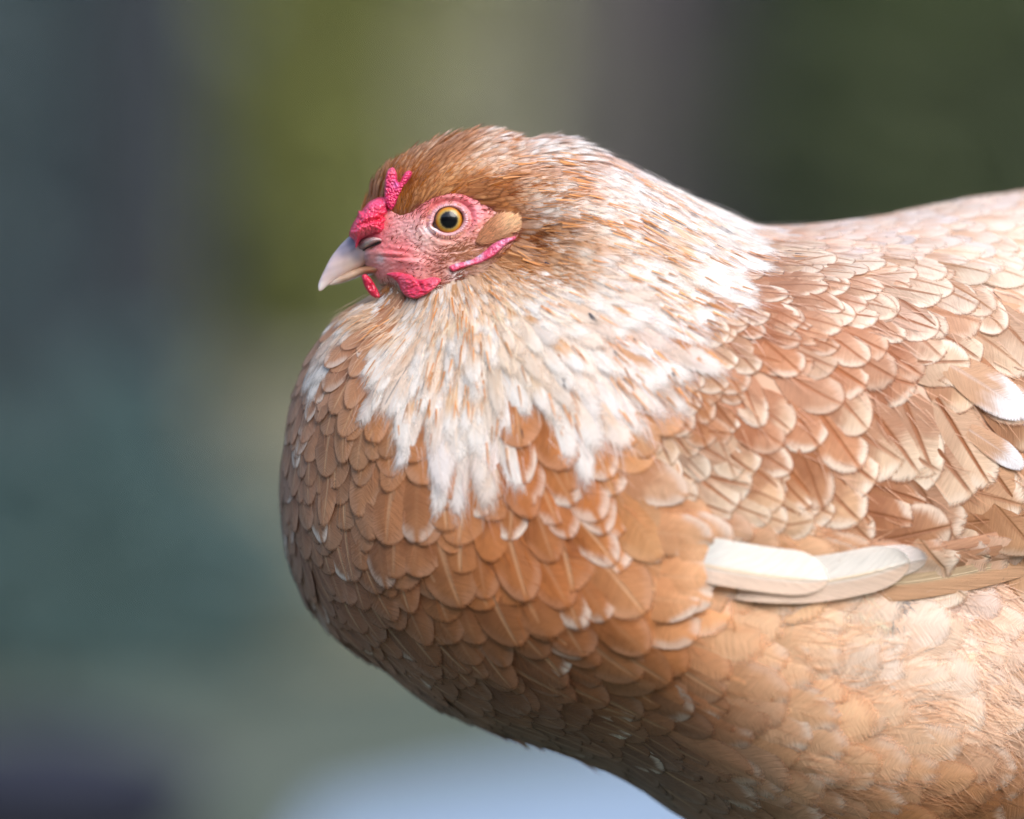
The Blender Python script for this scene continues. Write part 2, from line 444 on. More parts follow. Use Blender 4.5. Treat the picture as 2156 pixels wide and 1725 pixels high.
# main colours, 8-bit: x, y, main, rim/root, spot, shaft
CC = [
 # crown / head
 (800,390,(190,136,96),(146,92,56)),(850,350,(208,152,106),(160,102,62)),(900,430,(176,110,60),(122,70,34)),(960,380,(220,162,108),(180,112,62)),(1060,420,(200,128,74),(142,80,38)),(1110,480,(172,108,60),(120,70,36)),
 (920,320,(222,176,138),(176,118,76)),(1000,295,(236,210,190),(196,140,100)),(1090,310,(242,228,218),(206,150,108)),(1030,350,(226,190,160),(184,124,80)),(1130,400,(222,180,140),(176,110,60)),(1120,540,(206,146,92),(150,90,46)),
 # neck
 (1200,340,(242,232,228),(206,156,124)),(1250,450,(240,222,206),(200,140,92)),(1200,540,(244,228,210),(206,146,94)),(1350,420,(244,238,240),(214,172,146)),(1400,520,(244,238,238),(212,164,120)),
 (1500,500,(246,244,248),(226,194,160)),(1500,620,(246,244,250),(222,184,140)),(1330,620,(246,240,238),(216,170,120)),(1560,640,(246,244,250),(210,160,120)),(1150,640,(246,234,216),(214,164,118)),
 (1050,620,(242,218,190),(204,150,104)),(950,660,(242,222,200),(212,166,124)),(880,670,(228,202,176),(186,140,104)),(1000,780,(244,232,218),(224,180,132)),(900,760,(244,232,222),(222,182,140)),
 (1150,780,(244,234,222),(220,176,130)),(1300,760,(244,240,244),(206,152,108)),(1400,760,(240,232,238),(200,148,108)),(820,840,(240,228,218),(220,178,136)),(950,980,(240,236,240),(226,194,160)),
 (1200,900,(246,242,244),(232,204,176)),(1350,900,(242,234,234),(222,190,164)),(1120,860,(246,242,240),(232,204,170)),(1280,840,(246,242,244),(226,190,156)),(700,700,(228,204,180),(190,148,110)),(660,770,(214,184,160),(176,128,96)),(760,680,(226,200,172),(190,144,104)),
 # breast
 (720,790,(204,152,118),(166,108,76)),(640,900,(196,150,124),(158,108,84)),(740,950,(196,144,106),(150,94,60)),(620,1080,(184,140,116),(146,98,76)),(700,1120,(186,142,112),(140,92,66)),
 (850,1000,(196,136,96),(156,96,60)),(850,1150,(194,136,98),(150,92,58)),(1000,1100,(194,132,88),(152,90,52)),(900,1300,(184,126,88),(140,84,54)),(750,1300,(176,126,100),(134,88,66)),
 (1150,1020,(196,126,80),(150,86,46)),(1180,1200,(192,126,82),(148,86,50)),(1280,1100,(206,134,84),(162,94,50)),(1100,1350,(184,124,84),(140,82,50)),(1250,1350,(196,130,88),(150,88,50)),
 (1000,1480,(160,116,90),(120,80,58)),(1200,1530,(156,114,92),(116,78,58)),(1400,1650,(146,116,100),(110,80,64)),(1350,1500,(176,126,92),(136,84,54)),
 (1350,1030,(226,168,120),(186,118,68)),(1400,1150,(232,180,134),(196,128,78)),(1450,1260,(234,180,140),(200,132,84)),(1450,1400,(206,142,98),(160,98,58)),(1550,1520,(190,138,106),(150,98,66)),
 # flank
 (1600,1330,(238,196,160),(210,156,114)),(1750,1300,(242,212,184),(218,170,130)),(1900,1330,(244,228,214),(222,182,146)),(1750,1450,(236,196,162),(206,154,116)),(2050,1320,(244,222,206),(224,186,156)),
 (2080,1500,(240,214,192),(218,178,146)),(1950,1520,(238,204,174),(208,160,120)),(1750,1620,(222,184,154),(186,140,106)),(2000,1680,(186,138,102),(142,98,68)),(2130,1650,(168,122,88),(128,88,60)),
 # wing
 (1520,800,(214,170,140),(176,114,76)),(1480,900,(212,164,128),(176,112,74)),(1480,1030,(222,188,166),(176,116,80)),(1600,900,(232,200,178),(190,122,86)),(1650,760,(226,186,160),(186,120,84)),
 (1620,660,(210,168,144),(176,118,90)),(1750,640,(222,192,172),(182,126,98)),(1780,760,(234,204,184),(190,122,86)),(1800,900,(234,206,188),(190,122,84)),(1650,1040,(222,180,150),(172,108,68)),
 (1800,1080,(222,178,146),(172,108,70)),(1950,950,(232,200,176),(186,122,84)),(1950,750,(228,196,176),(176,116,88)),(2080,800,(224,188,160),(180,120,88)),(2050,1000,(212,166,136),(166,108,76)),
 (2100,1100,(196,150,118),(150,100,66)),(1900,1120,(196,142,108),(150,94,62)),(2000,620,(230,206,190),(190,140,112)),
 # back
 (1700,490,(232,208,194),(206,158,130)),(1850,500,(240,222,212),(216,172,144)),(2050,480,(240,226,216),(220,180,150)),(2130,560,(238,220,208),(214,172,140)),(2600,300,(230,190,160),(190,140,100)),(2400,1200,(226,186,156),(190,140,100)),
]
def warm(c, k=1.05):
    l = float(np.dot(c, [.25, .65, .1])); f = 1 + (k - 1) * min(1, (c[0] - c[2]) / max(c[0], .01) * 2.2)
    return np.clip(l + (c - l) * f, .008, .92)
def colour_field(cs, k): return Field([(c[0], c[1]) for c in cs], [np.hstack([warm(lin(c[2]), k), warm(lin(c[3]), k)]) for c in cs])
FCA = colour_field(CC, 1.05)
_in = inside(NECK, np.array([(c[0], c[1]) for c in CC], float)) | np.array([c[0] < 1150 and c[1] < 560 for c in CC])
FCN = colour_field([c for c, i in zip(CC, _in) if i], 1.05)
FCB = colour_field([c for c, i in zip(CC, _in) if not i], 1.12)

def streak(q, across, along, ch=0):
    """clumpy noise drawn out along the lie of the feathers"""
    f = FFLOW(q); f = f / np.linalg.norm(f, axis=1)[:, None]
    # quantised local frame keeps the streaks continuous
    a = np.arctan2(f[:, 1], f[:, 0]); k = np.round(a / (np.pi / 8)); out = np.zeros(len(q)); wt = np.zeros(len(q))
    for dk in (-1, 0, 1):
        b = (k + dk) * np.pi / 8; w_ = np.clip(1 - np.abs(a - b) / (np.pi / 8), 0, 1)
        u = q[:, 0] * np.cos(b) + q[:, 1] * np.sin(b); v = -q[:, 0] * np.sin(b) + q[:, 1] * np.cos(b)
        out += w_ * noise2(u / along * 10 + 900 + 13 * ch, v / across * 10 + 900, 10.0, ch); wt += w_
    return out / np.maximum(wt, 1e-6)

# ------------------------------------------------------------------ feathers
VROW = np.array([0, .22, .45, .62, .76, .88, .96, 1.0]); UCOL = np.array([-1, -.55, 0, .55, 1.0])
def hw(v):
    v = np.asarray(v, float)
    return np.where(v < .55, .5 + .5 * np.sin(np.pi / 2 * v / .55), np.sqrt(np.clip(1 - ((v - .55) / .45) ** 2, 0.0, 1)))
tv, tu = np.meshgrid(VROW, UCOL, indexing='ij')
vane_V = tv.ravel(); vane_U = (tu * np.maximum(hw(tv), 0.06)).ravel()
nR, nC = len(VROW), len(UCOL)
ii, jj = np.meshgrid(np.arange(nR - 1), np.arange(nC - 1), indexing='ij'); a0 = (ii * nC + jj).ravel()
vane_F = np.vstack([np.stack([a0, a0 + 1, a0 + nC + 1], 1), np.stack([a0, a0 + nC + 1, a0 + nC], 1)])
NB = 18
ang = np.linspace(-0.5 * np.pi * 1.15, 0.5 * np.pi * 1.15, NB)     # around the tip
def bpos(a, r):
    u = np.sin(np.clip(a, -np.pi / 2, np.pi / 2)); v = .55 + .45 * np.cos(np.clip(a, -np.pi / 2, np.pi / 2)) - np.maximum(np.abs(a) - np.pi / 2, 0) * .6
    return u * r, .0 + (v - .3) * r + .3
fr_U, fr_V = [], []
for k, a in enumerate(ang):
    u1, v1 = bpos(a - .1, .93); u2, v2 = bpos(a + .1, .93)
    u3, v3 = bpos(a, 1.0)
    fr_U += [u1, u2, u3]; fr_V += [v1, v2, v3]
fr_U = np.array(fr_U); fr_V = np.array(fr_V)
FRTIP = np.zeros(len(fr_U), bool); FRTIP[2::3] = True
fr_F = np.arange(3 * NB).reshape(NB, 3) + len(vane_U)
TU = np.hstack([vane_U, fr_U]); TV = np.hstack([vane_V, fr_V]); TF = np.vstack([vane_F, fr_F]); NV = len(TU)
ISFR = np.hstack([np.zeros(len(vane_U), bool), FRTIP])

def unit(v): return v / np.maximum(np.linalg.norm(v, axis=-1, keepdims=True), 1e-9)

def feathers(P, D, N, L, W, lift, h0, bend, frg, conform, camber=0.25, point=None):
    """-> verts (n, NV, 3), uv (NV-wise)"""
    n = len(P)
    N = unit(N); D = unit(D - (D * N).sum(1, keepdims=True) * N); B = np.cross(N, D)
    U = np.tile(TU, (n, 1)); V = np.tile(TV, (n, 1))
    # taper: pointed feathers narrow towards the tip
    if point is not None:
        U = U * (1 - point[:, None] * sstep(.35, 1.0, V) * .55)
    jit = rng.random((n, NV))
    ext = frg[:, None] * (0.35 + jit) * ISFR
    V2 = V + ext * (0.55 + 0.45 * sstep(.6, 1, V)); U2 = U + ext * np.sign(U) * np.minimum(np.abs(U) * 1.2, 1) * (L / W)[:, None] * .35
    s = V2 * L[:, None]; lat = U2 * W[:, None] / 2 + bend[:, None] * L[:, None] * V2 ** 2
    h = h0[:, None] + lift[:, None] * L[:, None] * (V2 - .33 * V2 ** 2) - camber * (U2 ** 2) * W[:, None] * .5 * sstep(0, .4, V2)
    h = h + 0.02 * W[:, None] * (1 - np.minimum(np.abs(U2) * 3, 1))
    flat = P[:, None] + D[:, None] * s[..., None] + B[:, None] * lat[..., None]
    flatl = flat.reshape(-1, 3)
    loc = np.empty_like(flatl); nr = np.empty_like(flatl)
    fn = BVH.find_nearest
    # a coarse lattice is enough: project every vertex of the vane, fringe follows
    for i, p in enumerate(flatl):
        a, b, _, _ = fn(p)
        loc[i] = a; nr[i] = b
    loc = loc.reshape(flat.shape); nr = nr.reshape(flat.shape)
    # keep normals consistent with the root normal side
    sgn = np.sign((nr * N[:, None]).sum(-1, keepdims=True)); sgn[sgn == 0] = 1
    nr = unit(nr * sgn * .7 + N[:, None] * .3)
    cf = conform[:, None, None]
    base = loc * cf + flat * (1 - cf)
    Vt = base + nr * h[..., None]
    uv = np.stack([np.clip(U, -1, 1), V, np.broadcast_to(rng.random((n, 1)), U.shape), np.ones_like(U)], -1)
    return Vt, uv

def poisson(q, r, seed=0):
    """greedy dart throwing with a radius that varies over the surface; q is (n,3)"""
    cell = {}; keep = []
    cs = 20.0
    rm = r
    for i in range(len(q)):
        x, y, z = q[i]; ri = rm[i]
        k = (int(x // cs), int(y // cs), int(z // cs)); R_ = int(ri // cs) + 1
        ok = True
        for a in range(k[0] - R_, k[0] + R_ + 1):
            for b in range(k[1] - R_, k[1] + R_ + 1):
                for c in range(k[2] - R_, k[2] + R_ + 1):
                    l = cell.get((a, b, c))
                    if l:
                        for j in l:
                            p = q[j]
                            if (p[0] - x) ** 2 + (p[1] - y) ** 2 + (p[2] - z) ** 2 < ri * ri: ok = False; break
                    if not ok: break
                if not ok: break
            if not ok: break
        if ok:
            keep.append(i); cell.setdefault(k, []).append(i)
    return np.array(keep, int)

def sample_surface(n, box=None, near=True):
    T = grid_tris(SF[:len(SF) // 2]) if near else grid_tris(SF)
    A, Bv, C = SV[T[:, 0]], SV[T[:, 1]], SV[T[:, 2]]
    if box:
        cx = (A + Bv + C) / 3
        m = (cx[:, 0] > box[0]) & (cx[:, 0] < box[2]) & (cx[:, 1] > box[1]) & (cx[:, 1] < box[3])
        A, Bv, C = A[m], Bv[m], C[m]
    cr = np.cross(Bv - A, C - A); ar = np.linalg.norm(cr, axis=1); 
    k = rng.choice(len(A), n, p=ar / ar.sum())
    u, v = rng.random((2, n)); fl = u + v > 1; u[fl] = 1 - u[fl]; v[fl] = 1 - v[fl]
    return A[k] + (Bv[k] - A[k]) * u[:, None] + (C[k] - A[k]) * v[:, None]

def normals_at(P):
    N = np.empty_like(P)
    for i, p in enumerate(P): N[i] = BVH.find_nearest(p)[1]
    M = Mq(P[:, :2])
    c = np.stack([np.zeros(len(P)), np.zeros(len(P)), P[:, 2] - M], 1)
    s = np.sign((N * c).sum(1)); s[s == 0] = 1
    return N * s[:, None]

def flow3(P, N, jitter=0.0):
    f = FFLOW(P[:, :2]); f = f / np.linalg.norm(f, axis=1)[:, None]
    a = rng.normal(0, jitter, len(P)); c, s = np.cos(a), np.sin(a)
    f = np.stack([f[:, 0] * c - f[:, 1] * s, f[:, 0] * s + f[:, 1] * c], 1)
    D = np.stack([f[:, 0], f[:, 1], np.zeros(len(P))], 1)
    return unit(D - (D * N).sum(1, keepdims=True) * N)

def mirror(V):
    V = V.copy(); sh = V.shape
    q = V.reshape(-1, 3); q[:, 2] = 2 * Mq(q[:, :2]) - q[:, 2]
    return q.reshape(sh)

class Coat:
    """collects feathers, then emits single parts and one joined rest"""
    def __init__(s): s.items = {}
    def add(s, kind, V, uv, cA, cE, cT, cS, prm):
        s.items.setdefault(kind, []).append((V, uv, cA, cE, cT, cS, prm))
COAT = Coat()

SIZEC = {  # kind: list of (x, y, length, width)
 'neck': [(1000,300,62,15),(900,330,50,11),(850,360,46,9),(1100,340,70,17),(960,390,46,12),(1060,430,50,13),(1130,480,60,16),(1250,400,92,23),(1200,500,86,22),(1300,600,120,32),(1450,500,130,36),(1550,600,170,54),(1100,600,80,22),
          (950,640,66,18),(870,660,60,17),(1000,700,110,32),(900,800,140,42),(1000,950,170,46),(1200,800,165,52),(1350,850,190,66),(750,700,110,32),(650,780,130,42),(830,850,140,42)],
 'breast': [(640,850,130,56),(620,1050,140,64),(740,950,165,82),(720,1150,165,84),(850,1050,175,94),(850,1250,175,94),(1000,1150,180,98),(1000,1350,180,98),(1180,1100,180,96),(1180,1300,185,102),(750,1320,150,76),
          (950,1470,140,70),(1200,1500,165,86),(1400,1620,180,84),(1350,1050,175,92),(1400,1250,190,104),(1450,1450,190,100)],
 'wing': [(1500,750,110,58),(1500,900,105,60),(1500,1050,120,66),(1620,660,110,50),(1650,800,130,80),(1650,950,135,84),(1650,1080,130,76),(1800,650,140,66),(1800,800,150,92),(1800,1000,160,100),(1950,950,230,128),
          (1950,750,150,84),(2100,750,200,110),(2100,950,220,112),(2100,1100,240,84)],
 'back': [(1700,500,110,46),(1900,500,120,56),(2100,500,140,70),(2400,500,200,90)],
 'flank': [(1600,1330,210,110),(1800,1330,220,118),(1950,1350,210,110),(1700,1500,220,116),(1600,1650,210,100),(2000,1500,190,84),(2100,1650,190,84),(2100,1350,180,80)],
}
FSIZE = {k: Field([(a, b) for a, b, _, _ in v], [(c, d) for _, _, c, d in v]) for k, v in SIZEC.items()}

def region_of(q):
    n = len(q); r = np.full(n, 'breast ', dtype='U8')
    x, y = q[:, 0], q[:, 1]
    r[:] = 'breast'
    r[(x > 1500) & (y > 1150)] = 'flank'
    r[(x > 1600) & (y < 570)] = 'back'
    r[inside(WING, q)] = 'wing'
    r[(x > 2200) & (y < 1150)] = 'back'
    r[inside(NECK, q)] = 'neck'
    head = (x < 1080) & (y < 600) & (x < 1300)
    r[head] = 'neck'
    return r

def build_plumage():
    total = {}
    for kind, nc, spacing in (('breast', 60000, .50), ('flank', 40000, .44), ('wing', 60000, .54), ('back', 30000, .48), ('neck', 120000, .50)):
        box = {'breast': (560, 560, 1750, 2050), 'flank': (1150, 900, 2800, 2050), 'wing': (1250, 450, 2700, 1300), 'back': (1450, 150, 2800, 1900), 'neck': (560, 230, 1750, 1100)}[kind]
        P = sample_surface(nc, box)
        sz = FSIZE[kind](P[:, :2]); L, W = sz[:, 0].copy(), sz[:, 1].copy()
        if kind == 'wing': L *= 1.1; W *= 1.16
        if kind == 'neck':
            fy = sstep(560, 680, P[:, 1]); W *= 1 + .22 * fy; L *= 1 + .22 * fy
        fl = FFLOW(P[:, :2]); fl /= np.linalg.norm(fl, axis=1)[:, None]
        # foreshortening at the rim is ignored here; the visible tip decides the kind
        N = None
        tip = P[:, :2] + fl * (L * .75)[:, None]
        m = region_of(tip) == kind
        m &= ~(dist_poly(FACE, P[:, :2]) > 2)
        if True: m &= ~((P[:, 0] < 822) & (P[:, 1] > 430) & (P[:, 1] < 640))
        P, L, W = P[m], L[m], W[m]
        keep = poisson(P, W * spacing)
        P, L, W = P[keep], L[keep], W[keep]
        n = len(P)
        N = normals_at(P)
        jit = {'breast': .19, 'flank': .2, 'wing': .3, 'back': .26, 'neck': .12}[kind]
        D = flow3(P, N, jit)
        wf = {'breast': 1.2, 'flank': 1.25, 'wing': 1.27, 'back': 1.2, 'neck': 1.12}[kind]
        L = L * rng.uniform(.76, 1.16, n) * {'breast': .95, 'flank': 1.0, 'wing': .95, 'back': 1., 'neck': 1.}[kind]; W = W * wf * rng.uniform(.76, 1.22, n)
        # near the silhouette the surface turns away: keep feathers from overshooting corners
        lift = {'breast': .075, 'flank': .065, 'wing': .062, 'back': .07, 'neck': .075}[kind] * rng.uniform(.8, 1.25, n)
        head = sstep(1150, 980, P[:, 0]) * sstep(560, 480, P[:, 1])
        if kind == 'neck':
            lift = lift + head * .10 + .10 * head * sstep(340, 300, P[:, 1])
            crest = sstep(70, 10, DT_at(P[:, :2])) * sstep(1250, 1150, P[:, 0]) * (P[:, 1] < 460)
            lift = lift + crest * rng.uniform(0, .6, n) ** 1.8
        bend = rng.normal(0, .05, n)
        frg = {'breast': .0, 'flank': .0, 'wing': .0, 'back': .0, 'neck': .2}[kind] * rng.uniform(.6, 1.5, n)
        conf = np.full(n, {'breast': .86, 'flank': .85, 'wing': .85, 'back': .85, 'neck': .8}[kind])
        conf = conf - .45 * head * sstep(380, 300, P[:, 1] + .35 * (P[:, 0] - 900) * (P[:, 0] < 900))
        h0 = rng.uniform(1.5, 3.6, n) if kind != 'neck' else rng.uniform(1.5, 4.0, n)
        pt = np.full(n, {'breast': .35, 'flank': .3, 'wing': .12, 'back': .2, 'neck': .8}[kind]) * rng.uniform(.6, 1.3, n)
        V, uv = feathers(P, D, N, L, W, lift, h0, bend, frg, conf, camber={'breast': .05, 'flank': .05, 'wing': .06, 'back': .06, 'neck': .09}[kind], point=pt)
        soft = {'breast': .13, 'flank': .27, 'wing': .17, 'back': .24, 'neck': .46}[kind] * rng.uniform(.7, 1.4, n)
        uv[:, :, 3] = soft[:, None]
        tipq = V[:, 7 * nC + 2, :2] * .7 + V[:, 3 * nC + 2, :2] * .3
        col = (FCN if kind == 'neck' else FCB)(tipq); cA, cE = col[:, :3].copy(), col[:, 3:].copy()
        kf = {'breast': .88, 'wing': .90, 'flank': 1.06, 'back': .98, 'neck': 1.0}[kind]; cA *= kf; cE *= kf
        var = rng.normal(1, .075, (n, 1)); hue = rng.normal(0, .03, n)
        cA *= var; cE *= var
        cA[:, 0] *= 1 + hue; cA[:, 2] *= 1 - 1.6 * hue
        cT = np.tile(lin((240, 224, 210)), (n, 1)); cS = np.tile(lin((226, 186, 146)), (n, 1))
        prm = np.zeros((n, 4))                         # rim, spot, shaft, root
        if kind == 'breast':
            prm[:, 0] = rng.uniform(.15, .6, n); prm[:, 2] = rng.uniform(-.1, .5, n).clip(0)
            px, py = tipq.T
            amt = np.exp(-(((px - 1180) / 170) ** 2 + ((py - 1150) / 200) ** 2)) + .8 * np.exp(-(((px - 1420) / 130) ** 2 + ((py - 1200) / 220) ** 2))
            amt += .5 * np.exp(-(((px - 650) / 60) ** 2 + ((py - 1050) / 250) ** 2))
            prm[:, 1] = np.where(rng.random(n) < .03 + .6 * amt, rng.uniform(.4, .95, n), rng.uniform(0, .12, n))
            prm[:, 3] = rng.uniform(.3, .8, n)
        elif kind == 'wing':
            prm[:, 0] = rng.uniform(.6, 1.0, n); prm[:, 1] = rng.uniform(.3, 1.0, n); prm[:, 2] = rng.uniform(.6, 1.0, n); prm[:, 3] = rng.uniform(.3, .8, n)
            st = streak(tipq, 90, 130, 0); k = sstep(.50, .70, st + rng.normal(0, .12, n))[:, None] * .7
            cA = cA * (1 - k) + cE * 1.15 * k; k = .04 + sstep(.50, .30, st)[:, None] * .5; cA = cA * (1 - k) + lin((240, 218, 196)) * k
            cS = cE * [.82, .78, .7]; cE = cE * [.84, .78, .70]; cA = cA * [.97, 1.0, .97]; cT = np.tile(lin((246, 230, 212)), (n, 1))
        elif kind == 'back':
            prm[:, 0] = rng.uniform(.2, .6, n); prm[:, 1] = rng.uniform(.2, .8, n); prm[:, 2] = rng.uniform(.1, .7, n); prm[:, 3] = rng.uniform(.3, .8, n); cS = cE
        elif kind == 'flank':
            prm[:, 0] = rng.uniform(.0, .35, n); prm[:, 1] = np.where(rng.random(n) < .4, rng.uniform(.3, .7, n), .05); prm[:, 2] = rng.uniform(-.9, .35, n).clip(0); prm[:, 3] = rng.uniform(.2, .7, n)
            cS = np.where(rng.random((n, 1)) < .6, cE, cS)
        else:
            up = sstep(1680, 1250, tipq[:, 0]) * sstep(680, 560, tipq[:, 1])
            prm[:, 0] = rng.uniform(.0, .3, n) + .6 * up; prm[:, 1] = 0; prm[:, 2] = rng.uniform(0, .25, n); prm[:, 3] = rng.uniform(.0, .45, n) + .5 * up
            k = rng.random(n) < .16 * (1 - up); prm[k, 3] = 1.0; prm[k, 0] = .5
            st = streak(tipq, 26, 90, 1)
            cr = sstep(1200, 1080, tipq[:, 0]) * sstep(600, 540, tipq[:, 1]); loww = sstep(560, 640, tipq[:, 1])
            mk = sstep(.50, .80, st + .18 * cr + rng.normal(0, .07, n)) * (.72 + .26 * cr - .1 * loww)   # brown clumps among the white
            mk = np.maximum(mk, (rng.random(n) < .08) * .6)
            cA = cA * (1 - mk[:, None]) + cE * mk[:, None]
            wt = (np.clip(sstep(.62, .40, st) + .45 * loww, 0, 1) * .9 * (1 - cr))[:, None]; cA = cA * (1 - wt) + lin((246, 241, 236)) * wt
            k = rng.random(n) < .02
            cS[k] = lin((70, 74, 92)); prm[k, 2] = .7
        COAT.add(kind, V, uv, cA, cE, cT, cS, prm)
        total[kind] = n
    print("FEATHERS", total)

def expand(c, n): return np.repeat(c, n, axis=0)

def feather_object(name, V, uv, cA, cE, cT, cS, prm, parent, kind=None):
    """V (n,NV,3): joins n feathers into one mesh object"""
    n = len(V)
    F = (TF[None] + (np.arange(n) * NV)[:, None, None]).reshape(-1, 3)
    P4 = np.hstack([prm[:, :3], prm[:, 3:4]])
    at = {"fuv": uv.reshape(-1, 4), "cA": expand(cA, NV), "cE": expand(cE, NV), "cT": expand(cT, NV), "cS": expand(cS, NV), "prm": expand(P4, NV)}
    o = make_mesh(name, V.reshape(-1, 3), F, M_FEATHER, at, parent=parent)
    if kind: o["kind"] = kind
    return o

def emit_plumage(hen):
    names = {'breast': 'breast_feather', 'wing': 'wing_feather', 'flank': 'flank_feather', 'back': 'back_feather', 'neck': 'neck_feather'}
    far = []
    for kind, lst in COAT.items.items():
        V = np.concatenate([a[0] for a in lst]); rest = [np.concatenate([a[i] for a in lst]) for i in range(1, 7)]
        # size as it shows: projected area, only inside the picture and on the near side
        c = V.mean(1); q = c[:, :2]
        infr = (q[:, 0] < 2190) & (q[:, 1] < 1760) & (c[:, 2] < Mq(q) - 5)
        ext = (V[:, :, 0].max(1) - V[:, :, 0].min(1)) * (V[:, :, 1].max(1) - V[:, :, 1].min(1))
        score = np.where(infr, ext, -1)
        order = np.argsort(-score); pick = order[:288]; pick = pick[score[pick] > 0]
        mask = np.zeros(len(V), bool); mask[pick] = True
        for i in pick:
            feather_object(names[kind], V[i:i + 1], *[r[i:i + 1] for r in rest], parent=hen)
        if (~mask).any():
            feather_object({'neck': 'neck_plumage', 'breast': 'breast_plumage', 'wing': 'wing_plumage', 'flank': 'flank_plumage', 'back': 'back_plumage'}[kind],
                           V[~mask], *[r[~mask] for r in rest], parent=hen, kind='stuff')
        far.append((mirror(V), *rest))
    Vf = np.concatenate([f[0] for f in far]); rf = [np.concatenate([f[i] for f in far]) for i in range(1, 7)]
    feather_object('far_side_plumage', Vf, *rf, parent=hen, kind='stuff')

# ------------------------------------------------------------------ strands (down, fur-like head feathers, bristles)
def strands(P, D, N, L, W, lift, col, curl=None, segs=3):
    n = len(P); N = unit(N); D = unit(D - (D * N).sum(1, keepdims=True) * N); B = np.cross(N, D)
    curl = np.zeros(n) if curl is None else curl
    t = np.linspace(0, 1, segs + 1)
    V = np.empty((n, 2 * segs + 1, 3))
    for k, tk in enumerate(t):
        c = P + D * (L * tk)[:, None] + N * (lift * L * (tk - .3 * tk * tk))[:, None] + B * (curl * L * tk * tk)[:, None] + N * 1.0
        wk = W * (1 - tk ** 2 * .9) * .5
        if k < segs:
            V[:, 2 * k] = c - B * wk[:, None]; V[:, 2 * k + 1] = c + B * wk[:, None]
        else: V[:, 2 * k] = c
    f = []
    for k in range(segs - 1): f += [(2 * k, 2 * k + 1, 2 * k + 3), (2 * k, 2 * k + 3, 2 * k + 2)]
    k = segs - 1; f.append((2 * k, 2 * k + 1, 2 * k + 2))
    f = np.array(f); nv = 2 * segs + 1
    F = (f[None] + (np.arange(n) * nv)[:, None, None]).reshape(-1, 3)
    return V.reshape(-1, 3), F, np.repeat(col, nv, axis=0)

def join(parts):
    Vs, Fs, Cs = [], [], []; o = 0
    for V, F, C in parts:
        Vs.append(V); Fs.append(F + o); Cs.append(C); o += len(V)
    return np.vstack(Vs), np.vstack(Fs), np.vstack(Cs)

